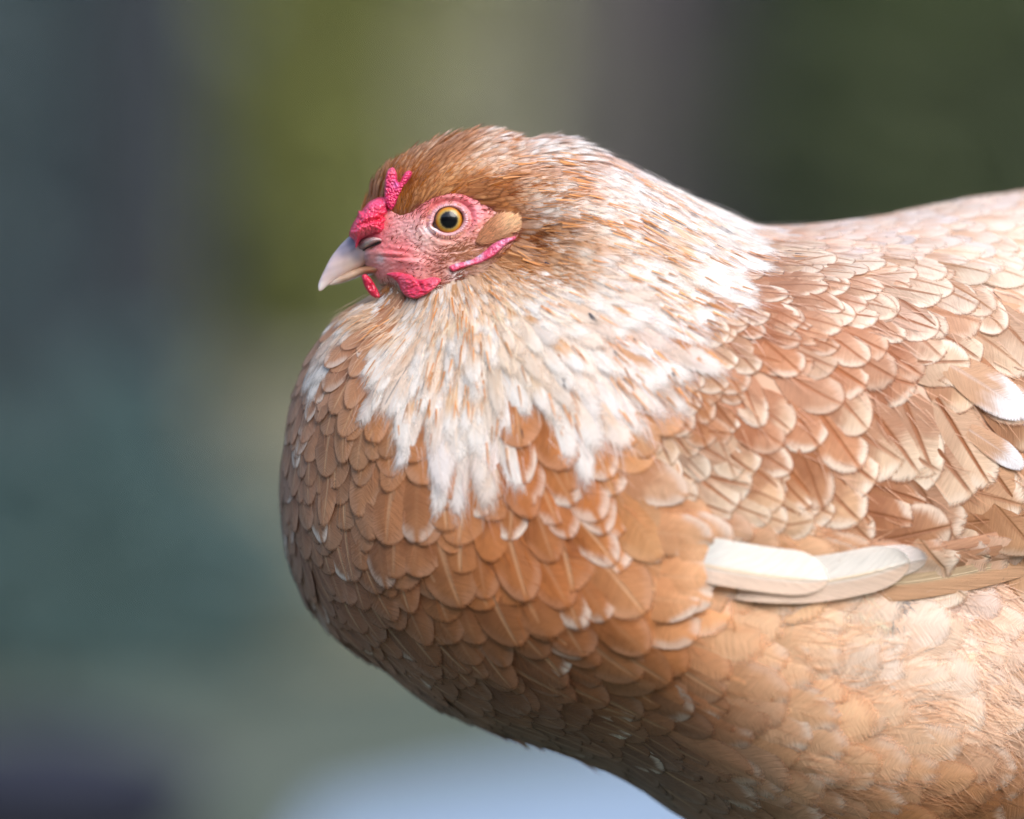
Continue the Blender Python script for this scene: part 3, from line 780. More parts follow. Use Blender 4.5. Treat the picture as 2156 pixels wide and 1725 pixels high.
def build_fur(hen):
    parts = []
    # crown, brow and cheek down
    P = sample_surface(60000, (760, 240, 1250, 660))
    q = P[:, :2]
    dF = dist_poly(FACE, q)
    keepm = (dF < 3) & (q[:, 0] < 1220) & ~((q[:, 0] < 815) & (q[:, 1] > 520)) & (q[:, 1] < 600 + 0 * q[:, 0])
    dens = np.where(q[:, 0] < 1130, 1, .35)
    keepm &= rng.random(len(q)) < dens * .5
    P = P[keepm]; q = P[:, :2]; N = normals_at(P); D = flow3(P, N, .17)
    n = len(P)
    col = FCA(q); st = streak(q, 16, 60, 2)
    mixf = np.clip(rng.normal(.35, .25, n) + (st - .5) * 2.2, 0, 1.15)[:, None]
    c = np.clip(col[:, :3] * (1 - mixf) + col[:, 3:] * mixf, .01, 1)
    wt = (sstep(.46, .25, st) * sstep(890, 1010, q[:, 0] + (330 - q[:, 1]) * .8) * .75 * (rng.random(n) < .8))[:, None]
    c = c * (1 - wt) + lin((244, 234, 228)) * wt
    l_ = c @ np.array([.25, .65, .1]); k_ = sstep(1150, 1050, q[:, 0])[:, None] * .28; c = np.clip(c + (c - l_[:, None]) * k_, .01, 1)
    dk = (np.exp(-(((q[:, 0] - 862) / 34) ** 2 + ((q[:, 1] - 418) / 34) ** 2)) + .7 * np.exp(-(((q[:, 0] - 1075) / 50) ** 2 + ((q[:, 1] - 425) / 34) ** 2)) + .8 * np.exp(-(((q[:, 0] - 1115) / 40) ** 2 + ((q[:, 1] - 495) / 40) ** 2)))[:, None]
    c = c * (1 - .6 * np.clip(dk, 0, 1)) + lin((142, 82, 42)) * .6 * np.clip(dk, 0, 1)
    c *= rng.normal(1, .17, (n, 1))
    front = sstep(900, 820, q[:, 0])
    topm = sstep(330, 285, q[:, 1])
    L = np.interp(q[:, 0], [780, 900, 1100, 1200], [34, 34, 40, 50]) * rng.uniform(.6, 1.3, n)
    lift = .18 + .34 * front + .55 * topm + rng.normal(0, .05, n)
    lift = lift * np.where(dF[keepm] > -14, .7, 1)
    V, F, C = strands(P, D, N, L, rng.uniform(1.6, 3.4, n), lift, c, rng.normal(0, .1, n))
    parts.append((V, F, C)); parts.append((mirror(V), F, C))
    # collar under the face
    P = sample_surface(26000, (720, 520, 1250, 760)); q = P[:, :2]
    m = (dist_poly(FACE, q) < -1) & (rng.random(len(q)) < .26) & ~((q[:, 0] < 815) & (q[:, 1] < 645)) & (dist_poly(FACE, q) > -90) & (q[:, 1] > 540)
    P = P[m]; q = P[:, :2]; N = normals_at(P); D = flow3(P, N, .2); n = len(P)
    col = FCA(q); mixf = np.clip(rng.normal(.1, .3, (n, 1)), 0, 1); c = (col[:, :3] * (1 - mixf) + col[:, 3:] * mixf) * rng.normal(1.05, .1, (n, 1))
    c = np.clip(c, 0, .92)
    V, F, C = strands(P, D, N, rng.uniform(30, 62, n), rng.uniform(1.5, 3.0, n), .2 + rng.normal(0, .05, n), c, rng.normal(0, .12, n))
    parts.append((V, F, C)); parts.append((mirror(V), F, C))
    V, F, C = join(parts)
    make_mesh("head_down", V, F, M_STRAND, {"cA": C}, parent=hen)["kind"] = "stuff"
    # loose filaments over neck, flank and belly
    parts = []
    P = sample_surface(70000, (560, 250, 2300, 1800)); q = P[:, :2]
    dens = np.full(len(q), .03)
    dens[inside(NECK, q)] = .09
    dens[(q[:, 0] > 1900) & (q[:, 1] > 1230)] = .5
    dens[(q[:, 0] > 1650) & (q[:, 1] > 1200) & (q[:, 0] <= 1900)] = .3
    m = (rng.random(len(q)) < dens) & (dist_poly(FACE, q) < -6)
    P = P[m]; q = P[:, :2]; N = normals_at(P); D = flow3(P, N, .24); n = len(P)
    col = FCA(q); mixf = np.clip(rng.normal(.12, .25, (n, 1)), 0, 1); c = (col[:, :3] * (1 - mixf) + col[:, 3:] * mixf) * rng.normal(1.05, .1, (n, 1))
    L = rng.uniform(40, 95, n); P = P + N * rng.uniform(4, 11, n)[:, None]
    V, F, C = strands(P, D, N, L, rng.uniform(1.0, 1.9, n), .10 + rng.normal(0, .03, n), c, rng.normal(0, .14, n), 4)
    make_mesh("loose_barbs", V, F, M_STRAND, {"cA": C}, parent=hen)["kind"] = "stuff"

# ------------------------------------------------------------------ solid parts from an outline
def inflate(name, poly, half, rim, depth, mat, colf, parent, step=1.6, detail=None, back=None, sub=6):
    """closed body from a side-view outline: half thickness reached at distance rim from the edge; depth = middle plane (number or function)"""
    poly = catmull(poly, sub) if sub > 1 else np.asarray(poly, float)
    lo = poly.min(0) - 2 * step; hi = poly.max(0) + 2 * step
    x = np.arange(lo[0], hi[0], step); y = np.arange(lo[1], hi[1], step)
    X, Y = np.meshgrid(x, y, indexing='ij'); q = np.stack([X.ravel(), Y.ravel()], 1)
    d = dist_poly(poly, q).reshape(X.shape)
    ok = d > 0
    cell = ok[:-1, :-1] | ok[1:, :-1] | ok[:-1, 1:] | ok[1:, 1:]
    use = np.zeros(ok.shape, bool)
    use[:-1, :-1] |= cell; use[1:, :-1] |= cell; use[:-1, 1:] |= cell; use[1:, 1:] |= cell
    idx = -np.ones(ok.shape, int); idx[use] = np.arange(use.sum()); n = use.sum()
    pts = np.stack([X[use], Y[use]], 1); dd = d[use]; rimm = dd <= 0
    pr = pts[rimm]; bd = np.full(len(pr), 1e9); bp = pr.copy()
    for i in range(len(poly)):
        a = poly[i]; b = poly[(i + 1) % len(poly)]; ab = b - a
        t = np.clip(((pr - a) @ ab) / max(ab @ ab, 1e-9), 0, 1); c = a + t[:, None] * ab
        dist = np.linalg.norm(pr - c, axis=1); mk = dist < bd; bd[mk] = dist[mk]; bp[mk] = c[mk]
    pts[rimm] = bp; dd = np.clip(dd, 0, None)
    e = 1 - np.clip(dd / rim, 0, 1)
    T = half * np.sqrt(1 - e ** 2)
    if detail is not None: T = T + detail(pts, dd) * (T > 0)
    M = depth(pts) if callable(depth) else np.full(n, float(depth))
    nearv = np.stack([pts[:, 0], pts[:, 1], M - T], 1); farv = np.stack([pts[:, 0], pts[:, 1], M + (T if back is None else T * back)], 1)
    ci, cj = np.nonzero(cell)
    a = idx[ci, cj]; b = idx[ci + 1, cj]; c = idx[ci + 1, cj + 1]; dq = idx[ci, cj + 1]
    F1 = np.stack([a, b, c, dq], 1); remap = np.arange(2 * n); r_ = np.nonzero(rimm)[0]; remap[r_ + n] = r_
    F2 = remap[np.stack([dq, c, b, a], 1) + n]
    V = np.vstack([nearv, farv]); cols = colf(np.vstack([pts, pts]), np.hstack([dd, dd]))
    return make_mesh(name, V, np.vstack([F1, F2]), mat, {"cA": cols}, parent=parent)

def papillae(q, s, seed=0):
    """rounded little warts: distance to jittered cell centres"""
    g = np.floor(q / s).astype(int); best = np.full(len(q), 9.0)
    for dx in (-1, 0, 1):
        for dy in (-1, 0, 1):
            c = g + [dx, dy]
            jx = _r[(c[:, 0] + seed) % 64, c[:, 1] % 64, 0]; jy = _r[(c[:, 0] + seed) % 64, c[:, 1] % 64, 1]
            p = (c + np.stack([jx, jy], 1)) * s
            best = np.minimum(best, np.linalg.norm(q - p, axis=1) / s)
    return np.clip(1 - best ** 2 * 1.6, 0, 1)

def blend_colors(q, base, spots):
    """spots: (x, y, radius, rgb8)"""
    c = np.tile(lin(base), (len(q), 1))
    for x, y, r, rgb in spots:
        w_ = np.exp(-((q[:, 0] - x) ** 2 + (q[:, 1] - y) ** 2) / (r * r))[:, None]
        c = c * (1 - w_) + lin(rgb) * w_
    return c

EYE = np.array([945.0, 464.0])
def eye_r(q):
    d = q - EYE; a = R(-12); x = d[:, 0] * math.cos(a) + d[:, 1] * math.sin(a); y = -d[:, 0] * math.sin(a) + d[:, 1] * math.cos(a)
    r = np.sqrt((x / 31.0) ** 2 + (y / 26.0) ** 2)
    # inner corner drawn out to the lower left
    cor = np.exp(-(((d[:, 0] + 33) / 9) ** 2 + ((d[:, 1] - 12) / 6) ** 2))
    return r - .22 * cor

def face_height(q):
    x, y = q.T
    h = np.zeros(len(q))
    r = eye_r(q)
    h += 7 * np.exp(-((r - 1.22) / .17) ** 2)                      # lid ring
    h -= 3.5 * np.exp(-((r - 1.55) / .12) ** 2)
    up = sstep(20, -20, y - EYE[1] + (x - EYE[0]) * -.2)
    h += 6 * np.exp(-((r - 1.95) / .28) ** 2) * (0.35 + .65 * np.maximum(up, sstep(20, 50, x - EYE[0])))   # brow / rear ring
    for k, (rr_, am) in enumerate(((2.2, 1.6), (2.65, 1.0), (3.15, .9))):
        wob = (noise2(x + 40 * k, y, 26, k % 3) - .5) * .8
        h -= am * np.exp(-((r + wob - rr_) / .12) ** 2) * sstep(-5, 25, y - EYE[1])
    # gape fold and cheek
    def lump(cx, cy, a, b, ang, am):
        ca, sa = math.cos(R(ang)), math.sin(R(ang)); u = (x - cx) * ca + (y - cy) * sa; v = -(x - cx) * sa + (y - cy) * ca
        return am * np.exp(-((u / a) ** 2 + (v / b) ** 2))
    h += lump(868, 551, 30, 9, 8, 8) + lump(820, 534, 40, 5, 2, 4) + lump(850, 524, 36, 4, 8, 2.5)
    h += lump(960, 540, 60, 26, -20, 6) + lump(880, 580, 30, 20, 0, 4)
    h -= lump(840, 542, 40, 3, 4, 4) + lump(905, 540, 30, 3, 30, 2.5)
    # nostril hollow
    h -= lump(776, 524, 26, 5, -28, 5)
    # fine folds
    h *= .85
    h += (noise2(x, y * 2.1, 9, 0) - .5) * 1.3 + (noise2(x + y * .5, y, 4.2, 1) - .5) * 1.3
    h += papillae(q, 4.2) * .5 * sstep(1.7, 2.1, r) 
    # radial crimps of the lids
    th = np.arctan2(y - EYE[1], x - EYE[0])
    h += np.sin(th * 46 + 3 * noise2(x, y, 12, 2)) * .9 * np.exp(-((r - 1.28) / .16) ** 2)
    return h

def face_color(q):
    x, y = q.T
    c = blend_colors(q, (222, 142, 140), [
        (880, 440, 36, (206, 104, 104)), (920, 425, 30, (206, 98, 100)), (985, 425, 30, (208, 96, 104)), (1012, 460, 26, (226, 112, 128)), (1008, 500, 24, (230, 132, 140)),
        (860, 490, 34, (226, 158, 158)), (900, 505, 30, (232, 184, 182)), (840, 515, 24, (224, 140, 138)), (930, 520, 34, (214, 150, 138)), (985, 535, 40, (196, 138, 116)),
        (900, 560, 34, (198, 112, 104)), (930, 585, 30, (176, 104, 88)), (960, 560, 30, (196, 132, 116)), (1045, 490, 34, (196, 144, 104)), (1010, 560, 24, (226, 190, 184)),
        (968, 582, 20, (232, 206, 204)), (1050, 545, 22, (206, 150, 120)),
        (770, 470, 40, (226, 62, 98)), (790, 500, 18, (222, 92, 110)), (812, 470, 14, (214, 118, 120)), (850, 530, 22, (238, 118, 122)), (820, 530, 20, (236, 112, 120)), (880, 553, 16, (236, 150, 148)),
        (800, 545, 10, (214, 178, 184)), (845, 575, 22, (206, 100, 100)), (760, 540, 14, (170, 140, 150)), (835, 610, 24, (168, 140, 116)), (805, 600, 16, (160, 132, 108)),
    ])
    r = eye_r(q)
    w_ = (np.exp(-((r - 1.2) / .22) ** 2))[:, None] * .85
    c = c * (1 - w_) + lin((214, 156, 164)) * w_
    w_ = (np.exp(-((r - 1.0) / .035) ** 2))[:, None] * .6
    c = c * (1 - w_) + lin((110, 78, 80)) * w_
    w_ = (np.exp(-(((x - 905) / 14) ** 2 + ((y - 484) / 7) ** 2)))[:, None] * .8
    c = c * (1 - w_) + lin((240, 222, 228)) * w_
    # mottle of small blood vessels
    m = (noise2(x, y, 5, 0) * .5 + noise2(x, y, 2.4, 1) * .5 - .5)[:, None]
    c = c * (1 + m * np.array([.15, .42, .4]))
    return np.clip(c * [1.1, 1.26, 1.26], 0, 1)

def build_face(hen):
    step = 1.25
    x = np.arange(732, 1104, step); y = np.arange(400, 660, step)
    X, Y = np.meshgrid(x, y, indexing='ij'); q = np.stack([X.ravel(), Y.ravel()], 1)
    d = dist_poly(FACE, q)
    T = Tq(q) + 4 + face_height(q) - 14 * sstep(2, -8, d)
    r = eye_r(q)
    T -= 14 * sstep(1.06, .86, r)
    V1 = np.stack([q[:, 0], q[:, 1], Mq(q) - T], 1)
    nx, ny = X.shape
    i, j = np.meshgrid(np.arange(nx - 1), np.arange(ny - 1), indexing='ij'); a = (i * ny + j).ravel()
    F = np.stack([a, a + ny, a + ny + 1, a + 1], 1)
    dT = DT_at(q)
    good = ((d > -9) & (dT > 1) & (r > .9)).ravel()
    F = F[good[F].all(1)]
    C = face_color(q)
    V2 = mirror(V1)
    V = np.vstack([V1, V2]); F2 = F[:, ::-1] + len(V1)
    allF = np.vstack([F, F2])
    used = np.unique(allF); rm = -np.ones(len(V), int); rm[used] = np.arange(len(used))
    make_mesh("face_skin", V[used], rm[allF], M_FACE, {"cA": np.vstack([C, C])[used]}, parent=hen)

def DT_at(q): return bil(DTg, q)

def face_surface(q):
    T = Tq(q) + 4 + face_height(q)
    return np.stack([q[:, 0], q[:, 1], Mq(q) - T], 1)

def loft(name, top, bot, wid, mat, colf, parent, depth=0.0, nst=60, nr=28, power=2.0, ridge=0.0):
    """beak half: top and bottom profile curves with matching parameter, half widths"""
    top = catmull(top, 10, False); bot = catmull(bot, 10, False)
    def rs(c):
        s = np.hstack([0, np.cumsum(np.linalg.norm(np.diff(c, axis=0), axis=1))]); s /= s[-1]
        t = np.linspace(0, 1, nst); return np.stack([np.interp(t, s, c[:, 0]), np.interp(t, s, c[:, 1])], 1)
    t_, b_ = rs(top), rs(bot); wv = np.interp(np.linspace(0, 1, nst), [a for a, _ in wid], [b for _, b in wid])
    V = []; 
    for k in range(nst):
        mid = (t_[k] + b_[k]) / 2; hv = (t_[k] - b_[k]) / 2
        for a in range(nr):
            ph = 2 * math.pi * a / nr; c, s = math.cos(ph), math.sin(ph)
            ss = abs(s) ** (1 + ridge * max(c, 0)) * (1 if s >= 0 else -1)
            p = mid + hv * c
            V.append((p[0], p[1], depth - wv[k] * ss))
    V.append((*((t_[0] + b_[0]) / 2), depth)); V.append((*((t_[-1] + b_[-1]) / 2), depth))
    V = np.array(V); F = []
    for k in range(nst - 1):
        for a in range(nr):
            b = (a + 1) % nr
            F.append((k * nr + a, k * nr + b, (k + 1) * nr + b)); F.append((k * nr + a, (k + 1) * nr + b, (k + 1) * nr + a))
    for a in range(nr):
        b = (a + 1) % nr
        F.append((len(V) - 2, b, a)); F.append((len(V) - 1, (nst - 1) * nr + a, (nst - 1) * nr + b))
    C = colf(V)
    return make_mesh(name, V, np.array(F), mat, {"cA": C}, parent=parent)

def build_head(hen):
    build_face(hen)
    # ---- beak
    def up_col(V):
        q = V[:, :2]
        c = blend_colors(q, (222, 194, 188), [(740, 505, 22, (128, 124, 142)), (748, 535, 18, (140, 132, 146)), (720, 525, 20, (160, 150, 164)), (700, 570, 22, (214, 196, 198)), (672, 600, 14, (226, 216, 216)),
              (790, 538, 22, (176, 152, 164)), (775, 553, 16, (150, 106, 84)), (735, 558, 14, (222, 200, 190)), (830, 540, 22, (226, 180, 184))])
        c *= (1 + (noise2(q[:, 0] * .35 + q[:, 1], q[:, 1] * .2, 5, 1) - .5) * .18)[:, None]
        return c
    loft("upper_beak", [(667.5, 609), (666.5, 600), (670, 588), (677, 572), (691, 544), (705, 524), (722, 505), (744, 490), (775, 500), (810, 512), (850, 528)],
         [(669, 611), (674, 610), (681, 604), (690, 597), (702, 588), (716, 580), (740, 567.5), (765, 559.5), (790, 553.5), (818, 547), (850, 540)],
         [(0, 1.5), (.06, 4), (.2, 11), (.4, 20), (.6, 31), (.8, 46), (1, 70)], M_HORN, up_col, hen, nst=70, nr=32, ridge=.5)
    def lo_col(V):
        q = V[:, :2]
        c = blend_colors(q, (196, 160, 132), [(700, 592, 16, (210, 190, 180)), (735, 582, 16, (206, 178, 156)), (775, 566, 18, (166, 116, 84)), (805, 560, 18, (158, 108, 82)), (830, 560, 14, (196, 150, 140))])
        return c * (1 + (noise2(q[:, 0] * .3, q[:, 1], 2.2, 2) - .5) * .35)[:, None]
    loft("lower_beak", [(692, 594), (704, 584), (720, 575), (745, 564), (775, 555), (805, 549), (846, 541)],
         [(690, 599.5), (706, 597), (726, 591.5), (745, 584.5), (760, 579), (790, 576.5), (838, 574)],
         [(0, 3), (.15, 10), (.4, 21), (.7, 36), (1, 62)], M_HORN, lo_col, hen, nst=46, nr=26)
    # nostril: horny flap over a dark slit
    npol = [(745, 527), (748, 515), (757, 505), (770, 500), (786, 498), (799, 501), (803, 506), (797, 508), (785, 512), (772, 518), (760, 524), (750, 531)]
    def ncol(q, d):
        c = blend_colors(q, (176, 158, 162), [(750, 520, 9, (96, 92, 98)), (760, 512, 9, (128, 120, 124)), (790, 503, 10, (206, 178, 178)), (772, 516, 5, (204, 190, 176))])
        return c * (1 + (noise2(q[:, 0], q[:, 1], 2.5) - .5) * .3)[:, None]
    fz = lambda q: face_surface(q)[:, 2]
    base_d = lambda q: Mq(q) - Tq(q) - 3
    nf = inflate("nostril_flap", npol, 13, 9, base_d, M_HORN, ncol, hen, step=1.0)
    spol = [(750, 532), (762, 524), (776, 517), (789, 511), (800, 507), (802, 511), (796, 514), (784, 518), (770, 523), (756, 533)]
    inflate("nostril_slit", spol, 4.5, 3, lambda q: Mq(q) - Tq(q) - 2.5, M_HORN, lambda q, d: np.tile(lin((34, 20, 20)), (len(q), 1)), hen, step=1.0)
    # ---- eye
    build_eye(hen)
    # ---- comb
    comb_pts = [(733, 494), (738, 474), (748, 456), (751, 448), (753, 441), (759, 442), (765, 434), (775, 423), (790, 415), (806, 411), (818, 414), (824, 424), (824, 446), (819, 470), (812, 488), (800, 497), (780, 497), (758, 505), (747, 522), (744, 505)]
    def cdet(q, d):
        x, y = q.T
        h = papillae(q, 6.5, 3) * 4.2 * sstep(0, 5, d) + papillae(q, 3.4, 9) * 1.5
        fold = np.abs((noise2(x * .8 + y * .6, y * .9 - x * .3, 15, 1) - .5)) * -16 + 3
        gr = -9 * np.exp(-(((x - 790) * .35 + (y - 462)) / 5) ** 2) * sstep(745, 770, x)      # deep fold between the two lobes
        low = -10 * sstep(478, 505, y)
        return (h + fold * .8 + gr + low) * sstep(0, 6, d)
    def ccol(q, d):
        c = blend_colors(q, (232, 58, 98), [(790, 430, 26, (236, 80, 120)), (800, 462, 18, (224, 36, 72)), (760, 470, 16, (214, 44, 84)), (770, 492, 16, (236, 96, 118)), (815, 425, 8, (226, 110, 150))])
        m = (papillae(q, 6.0, 3) - .4)[:, None]
        return np.clip(c * (1 + .35 * m * np.array([.3, 1, 1])), 0, 1)
    inflate("comb", comb_pts, 56, 40, lambda q: 0 * q[:, 0] - 28, M_COMB, ccol, hen, step=1.1, detail=cdet)
    sp = [(812, 418), (811, 400), (812, 378), (815, 363), (820, 354), (827, 351), (832, 356), (835, 366), (836, 378), (840, 380), (845, 369), (851, 360), (858, 357), (863, 362), (861, 370), (856, 379), (849, 390), (844, 400), (838, 412), (834, 424), (826, 436), (818, 432)]
    def sdet(q, d): return (papillae(q, 5.0, 5) * 3.6 + papillae(q, 2.8, 7) * 1.2) * sstep(0, 3, d)
    def scol(q, d):
        c = blend_colors(q, (216, 52, 104), [(824, 360, 10, (236, 92, 124)), (855, 365, 10, (226, 66, 116)), (832, 388, 8, (200, 88, 150))])
        return np.clip(c * (1 + .4 * (papillae(q, 4.2, 5) - .4)[:, None] * np.array([.3, 1, 1])), 0, 1)
    sp = [((a - 832) * 1.13 + 832, (b - 395) * 1.06 + 398) for a, b in sp]
    inflate("comb_spike", sp, 13, 10, -66, M_COMB, scol, hen, step=.9, detail=sdet)
    # ---- wattles
    wp = [(812, 577), (824, 573), (838, 573), (852, 576), (866, 580), (878, 588), (890, 589), (912, 584), (929, 590), (922, 602), (910, 613), (896, 622), (878, 629), (862, 627), (850, 619), (842, 607), (836, 594), (826, 585)]
    def wdet(q, d):
        x, y = q.T
        h = (noise2(x + y, y * 1.6 - x * .4, 8, 2) - .5) * 5 + papillae(q, 4.5, 2) * 1.4
        h += 6 * np.exp(-(((x - 862) / 20) ** 2 + ((y - 592) / 13) ** 2)) - 6 * np.exp(-(((x - 886) * .8 - (y - 604) * .5) / 3.5) ** 2) * sstep(628, 585, y)
        h += np.sin((x * .25 + y) * .75 + noise2(x, y, 12, 0) * 7) * .8
        return h * sstep(0, 5, d)
    def wcol(q, d):
        c = blend_colors(q, (228, 62, 96), [(862, 592, 22, (234, 84, 110)), (912, 594, 14, (222, 100, 122)), (870, 618, 18, (230, 54, 90)), (886, 598, 9, (204, 36, 72)), (822, 578, 10, (226, 70, 104))])
        m = (noise2(q[:, 0], q[:, 1], 4, 1) - .5)[:, None]
        return np.clip(c * (1 + m * np.array([.1, .8, .7])), 0, 1)
    inflate("wattle", wp, 9, 9, lambda q: Mq(q) - Tq(q) - 8 - (q[:, 1] - 575) * .12, M_COMB, wcol, hen, step=1.1, detail=wdet)
    fw_ = [(760, 580), (768, 576), (780, 586), (790, 602), (797, 616), (799, 624), (790, 627), (778, 620), (769, 608), (763, 595)]
    inflate("wattle", fw_, 9, 8, -32, M_COMB, lambda q, d: np.tile(lin((196, 34, 70)), (len(q), 1)) * (1 + .5 * (noise2(q[:, 0], q[:, 1], 4) - .5))[:, None], hen, step=1.2, detail=lambda q, d: (noise2(q[:, 0], q[:, 1], 6) - .5) * 5 * sstep(0, 4, d))
    # ---- ear lobe fold
    lob = [(946, 562), (956, 557), (972, 553), (985, 550), (1000, 543), (1022, 528), (1038, 514), (1056, 504), (1076, 498), (1086, 499), (1084, 506), (1070, 514), (1056, 526), (1040, 541), (1026, 549), (1010, 556), (992, 561), (972, 567), (956, 573), (948, 569)]
    def lcol(q, d):
        c = blend_colors(q, (226, 92, 128), [(1060, 510, 22, (224, 128, 166)), (985, 552, 8, (214, 196, 220)), (1010, 540, 8, (206, 176, 200)), (965, 565, 12, (228, 72, 108)), (1030, 545, 12, (222, 70, 112)), (962, 558, 5, (214, 190, 214))])
        return np.clip(c * (1 + (noise2(q[:, 0], q[:, 1], 3, 1) - .5)[:, None] * np.array([.15, .7, .6])), 0, 1)
    inflate("ear_lobe", lob, 9, 6, lambda q: Mq(q) - Tq(q) - 8, M_COMB, lcol, hen, step=1.1, detail=lambda q, d: (papillae(q, 4, 4) * 1.8 + (noise2(q[:, 0], q[:, 1], 9) - .5) * 4) * sstep(0, 4, d))
    # ---- ear covert tuft: a mat of short stiff feathers
    tf = [(1010, 492), (1024, 470), (1040, 459), (1060, 455), (1082, 459), (1093, 469), (1091, 479), (1080, 491), (1062, 502), (1040, 512), (1016, 520), (1000, 512)]
    inflate("ear_tuft", tf, 13, 12, lambda q: Mq(q) - Tq(q) - 3 - sstep(1020, 1080, q[:, 0]) * 9, M_SKIN,
            lambda q, d: blend_colors(q, (186, 126, 92), [(1070, 468, 28, (236, 200, 156))]), hen, step=1.6)

def build_eye(hen):
    # eyeball
    c0 = np.array([EYE[0], EYE[1]]); Tm = float(Tq(EYE[None])[0]); Mm = float(Mq(EYE[None])[0])
    Rb = 43.0
    cen = np.array([EYE[0] + .5, EYE[1], Mm - Tm - 15 + Rb])
    def ball(name, rad, cz, cap, mat):
        nr_, na = 40, 72; V = [(cen[0], cen[1], cz - rad)]
        for k in range(1, nr_ + 1):
            th = cap * k / nr_
            for a in range(na):
                ph = 2 * math.pi * a / na
                V.append((cen[0] + rad * math.sin(th) * math.cos(ph), cen[1] + rad * math.sin(th) * math.sin(ph), cz - rad * math.cos(th)))
        F = [(0, 1 + (a + 1) % na, 1 + a, 1 + a) for a in range(na)]
        F = [(0, 1 + a, 1 + (a + 1) % na) for a in range(na)]
        for k in range(nr_ - 1):
            for a in range(na):
                b = (a + 1) % na; p = 1 + k * na
                F.append((p + a, p + na + a, p + na + b)); F.append((p + a, p + na + b, p + b))
        V = np.array(V)
        dx = (V[:, 0] - cen[0]) / 30.5; dy = (V[:, 1] - cen[1]) / 30.5
        return make_mesh(name, V, np.array(F), mat, {"cA": np.stack([dx, dy, np.zeros(len(V))], 1)}, parent=hen)
    m = NT("iris_and_pupil")
    at = m.attr("cA").outputs['Color']
    sp = m.n("ShaderNodeSeparateColor"); m.t.links.new(at, sp.inputs[0])
    r = m.math('SQRT', m.math('ADD', m.math('POWER', sp.outputs[0], 2.0), m.math('POWER', m.math('MULTIPLY', sp.outputs[1], 1.02), 2.0)))
    an = m.math('ARCTAN2', sp.outputs[1], sp.outputs[0])
    nz = m.noise(m.comb(m.math('MULTIPLY', m.math('COSINE', an), 9), m.math('MULTIPLY', m.math('SINE', an), 9), m.math('MULTIPLY', r, 2.5)), 1.0, 3, .65)
    rn = m.math('ADD', r, m.math('MULTIPLY', m.math('SUBTRACT', nz, .5), .09))
    ramp = m.n("ShaderNodeValToRGB"); m.t.links.new(rn, ramp.inputs[0])
    el = ramp.color_ramp.elements
    def L4(c): return tuple(lin(c)) + (1,)
    el[0].position = .0; el[0].color = (.003, .003, .005, 1); el[1].position = 1.0; el[1].color = L4((60, 38, 30))
    for pos, c in ((.50, (6, 6, 9)), (.575, (62, 52, 40)), (.64, (160, 138, 80)), (.74, (190, 144, 52)), (.84, (190, 122, 28)), (.90, (150, 84, 22)), (.95, (74, 42, 24))):
        e = el.new(pos); e.color = L4(c)
    v = m.math('MULTIPLY_ADD', nz, .7, .65)
    cc = m.mix(1.0, ramp.outputs[0], m.comb(v, v, v), 'MULTIPLY')
    p = m.princ(Base_Color=cc, Roughness=.35)
    p.inputs['Coat Weight'].default_value = 1.0; p.inputs['Coat Roughness'].default_value = .015; p.inputs['Coat IOR'].default_value = 1.42; p.inputs['Specular IOR Level'].default_value = .15
    mat = m.done(p.outputs[0])
    e1 = ball("eye", Rb, cen[2], 1.25, mat)
    # the far eye sits behind the head's middle plane
    me = e1.data.copy(); e2 = bpy.data.objects.new("eye", me); COL.objects.link(e2); e2.parent = hen
    co = np.empty(len(me.vertices) * 3, np.float32); me.vertices.foreach_get("co", co); co = co.reshape(-1, 3)
    ym = (Mm * S - HEN0.y); co[:, 1] = 2 * ym - co[:, 1]; me.vertices.foreach_set("co", co.ravel()); me.flip_normals()

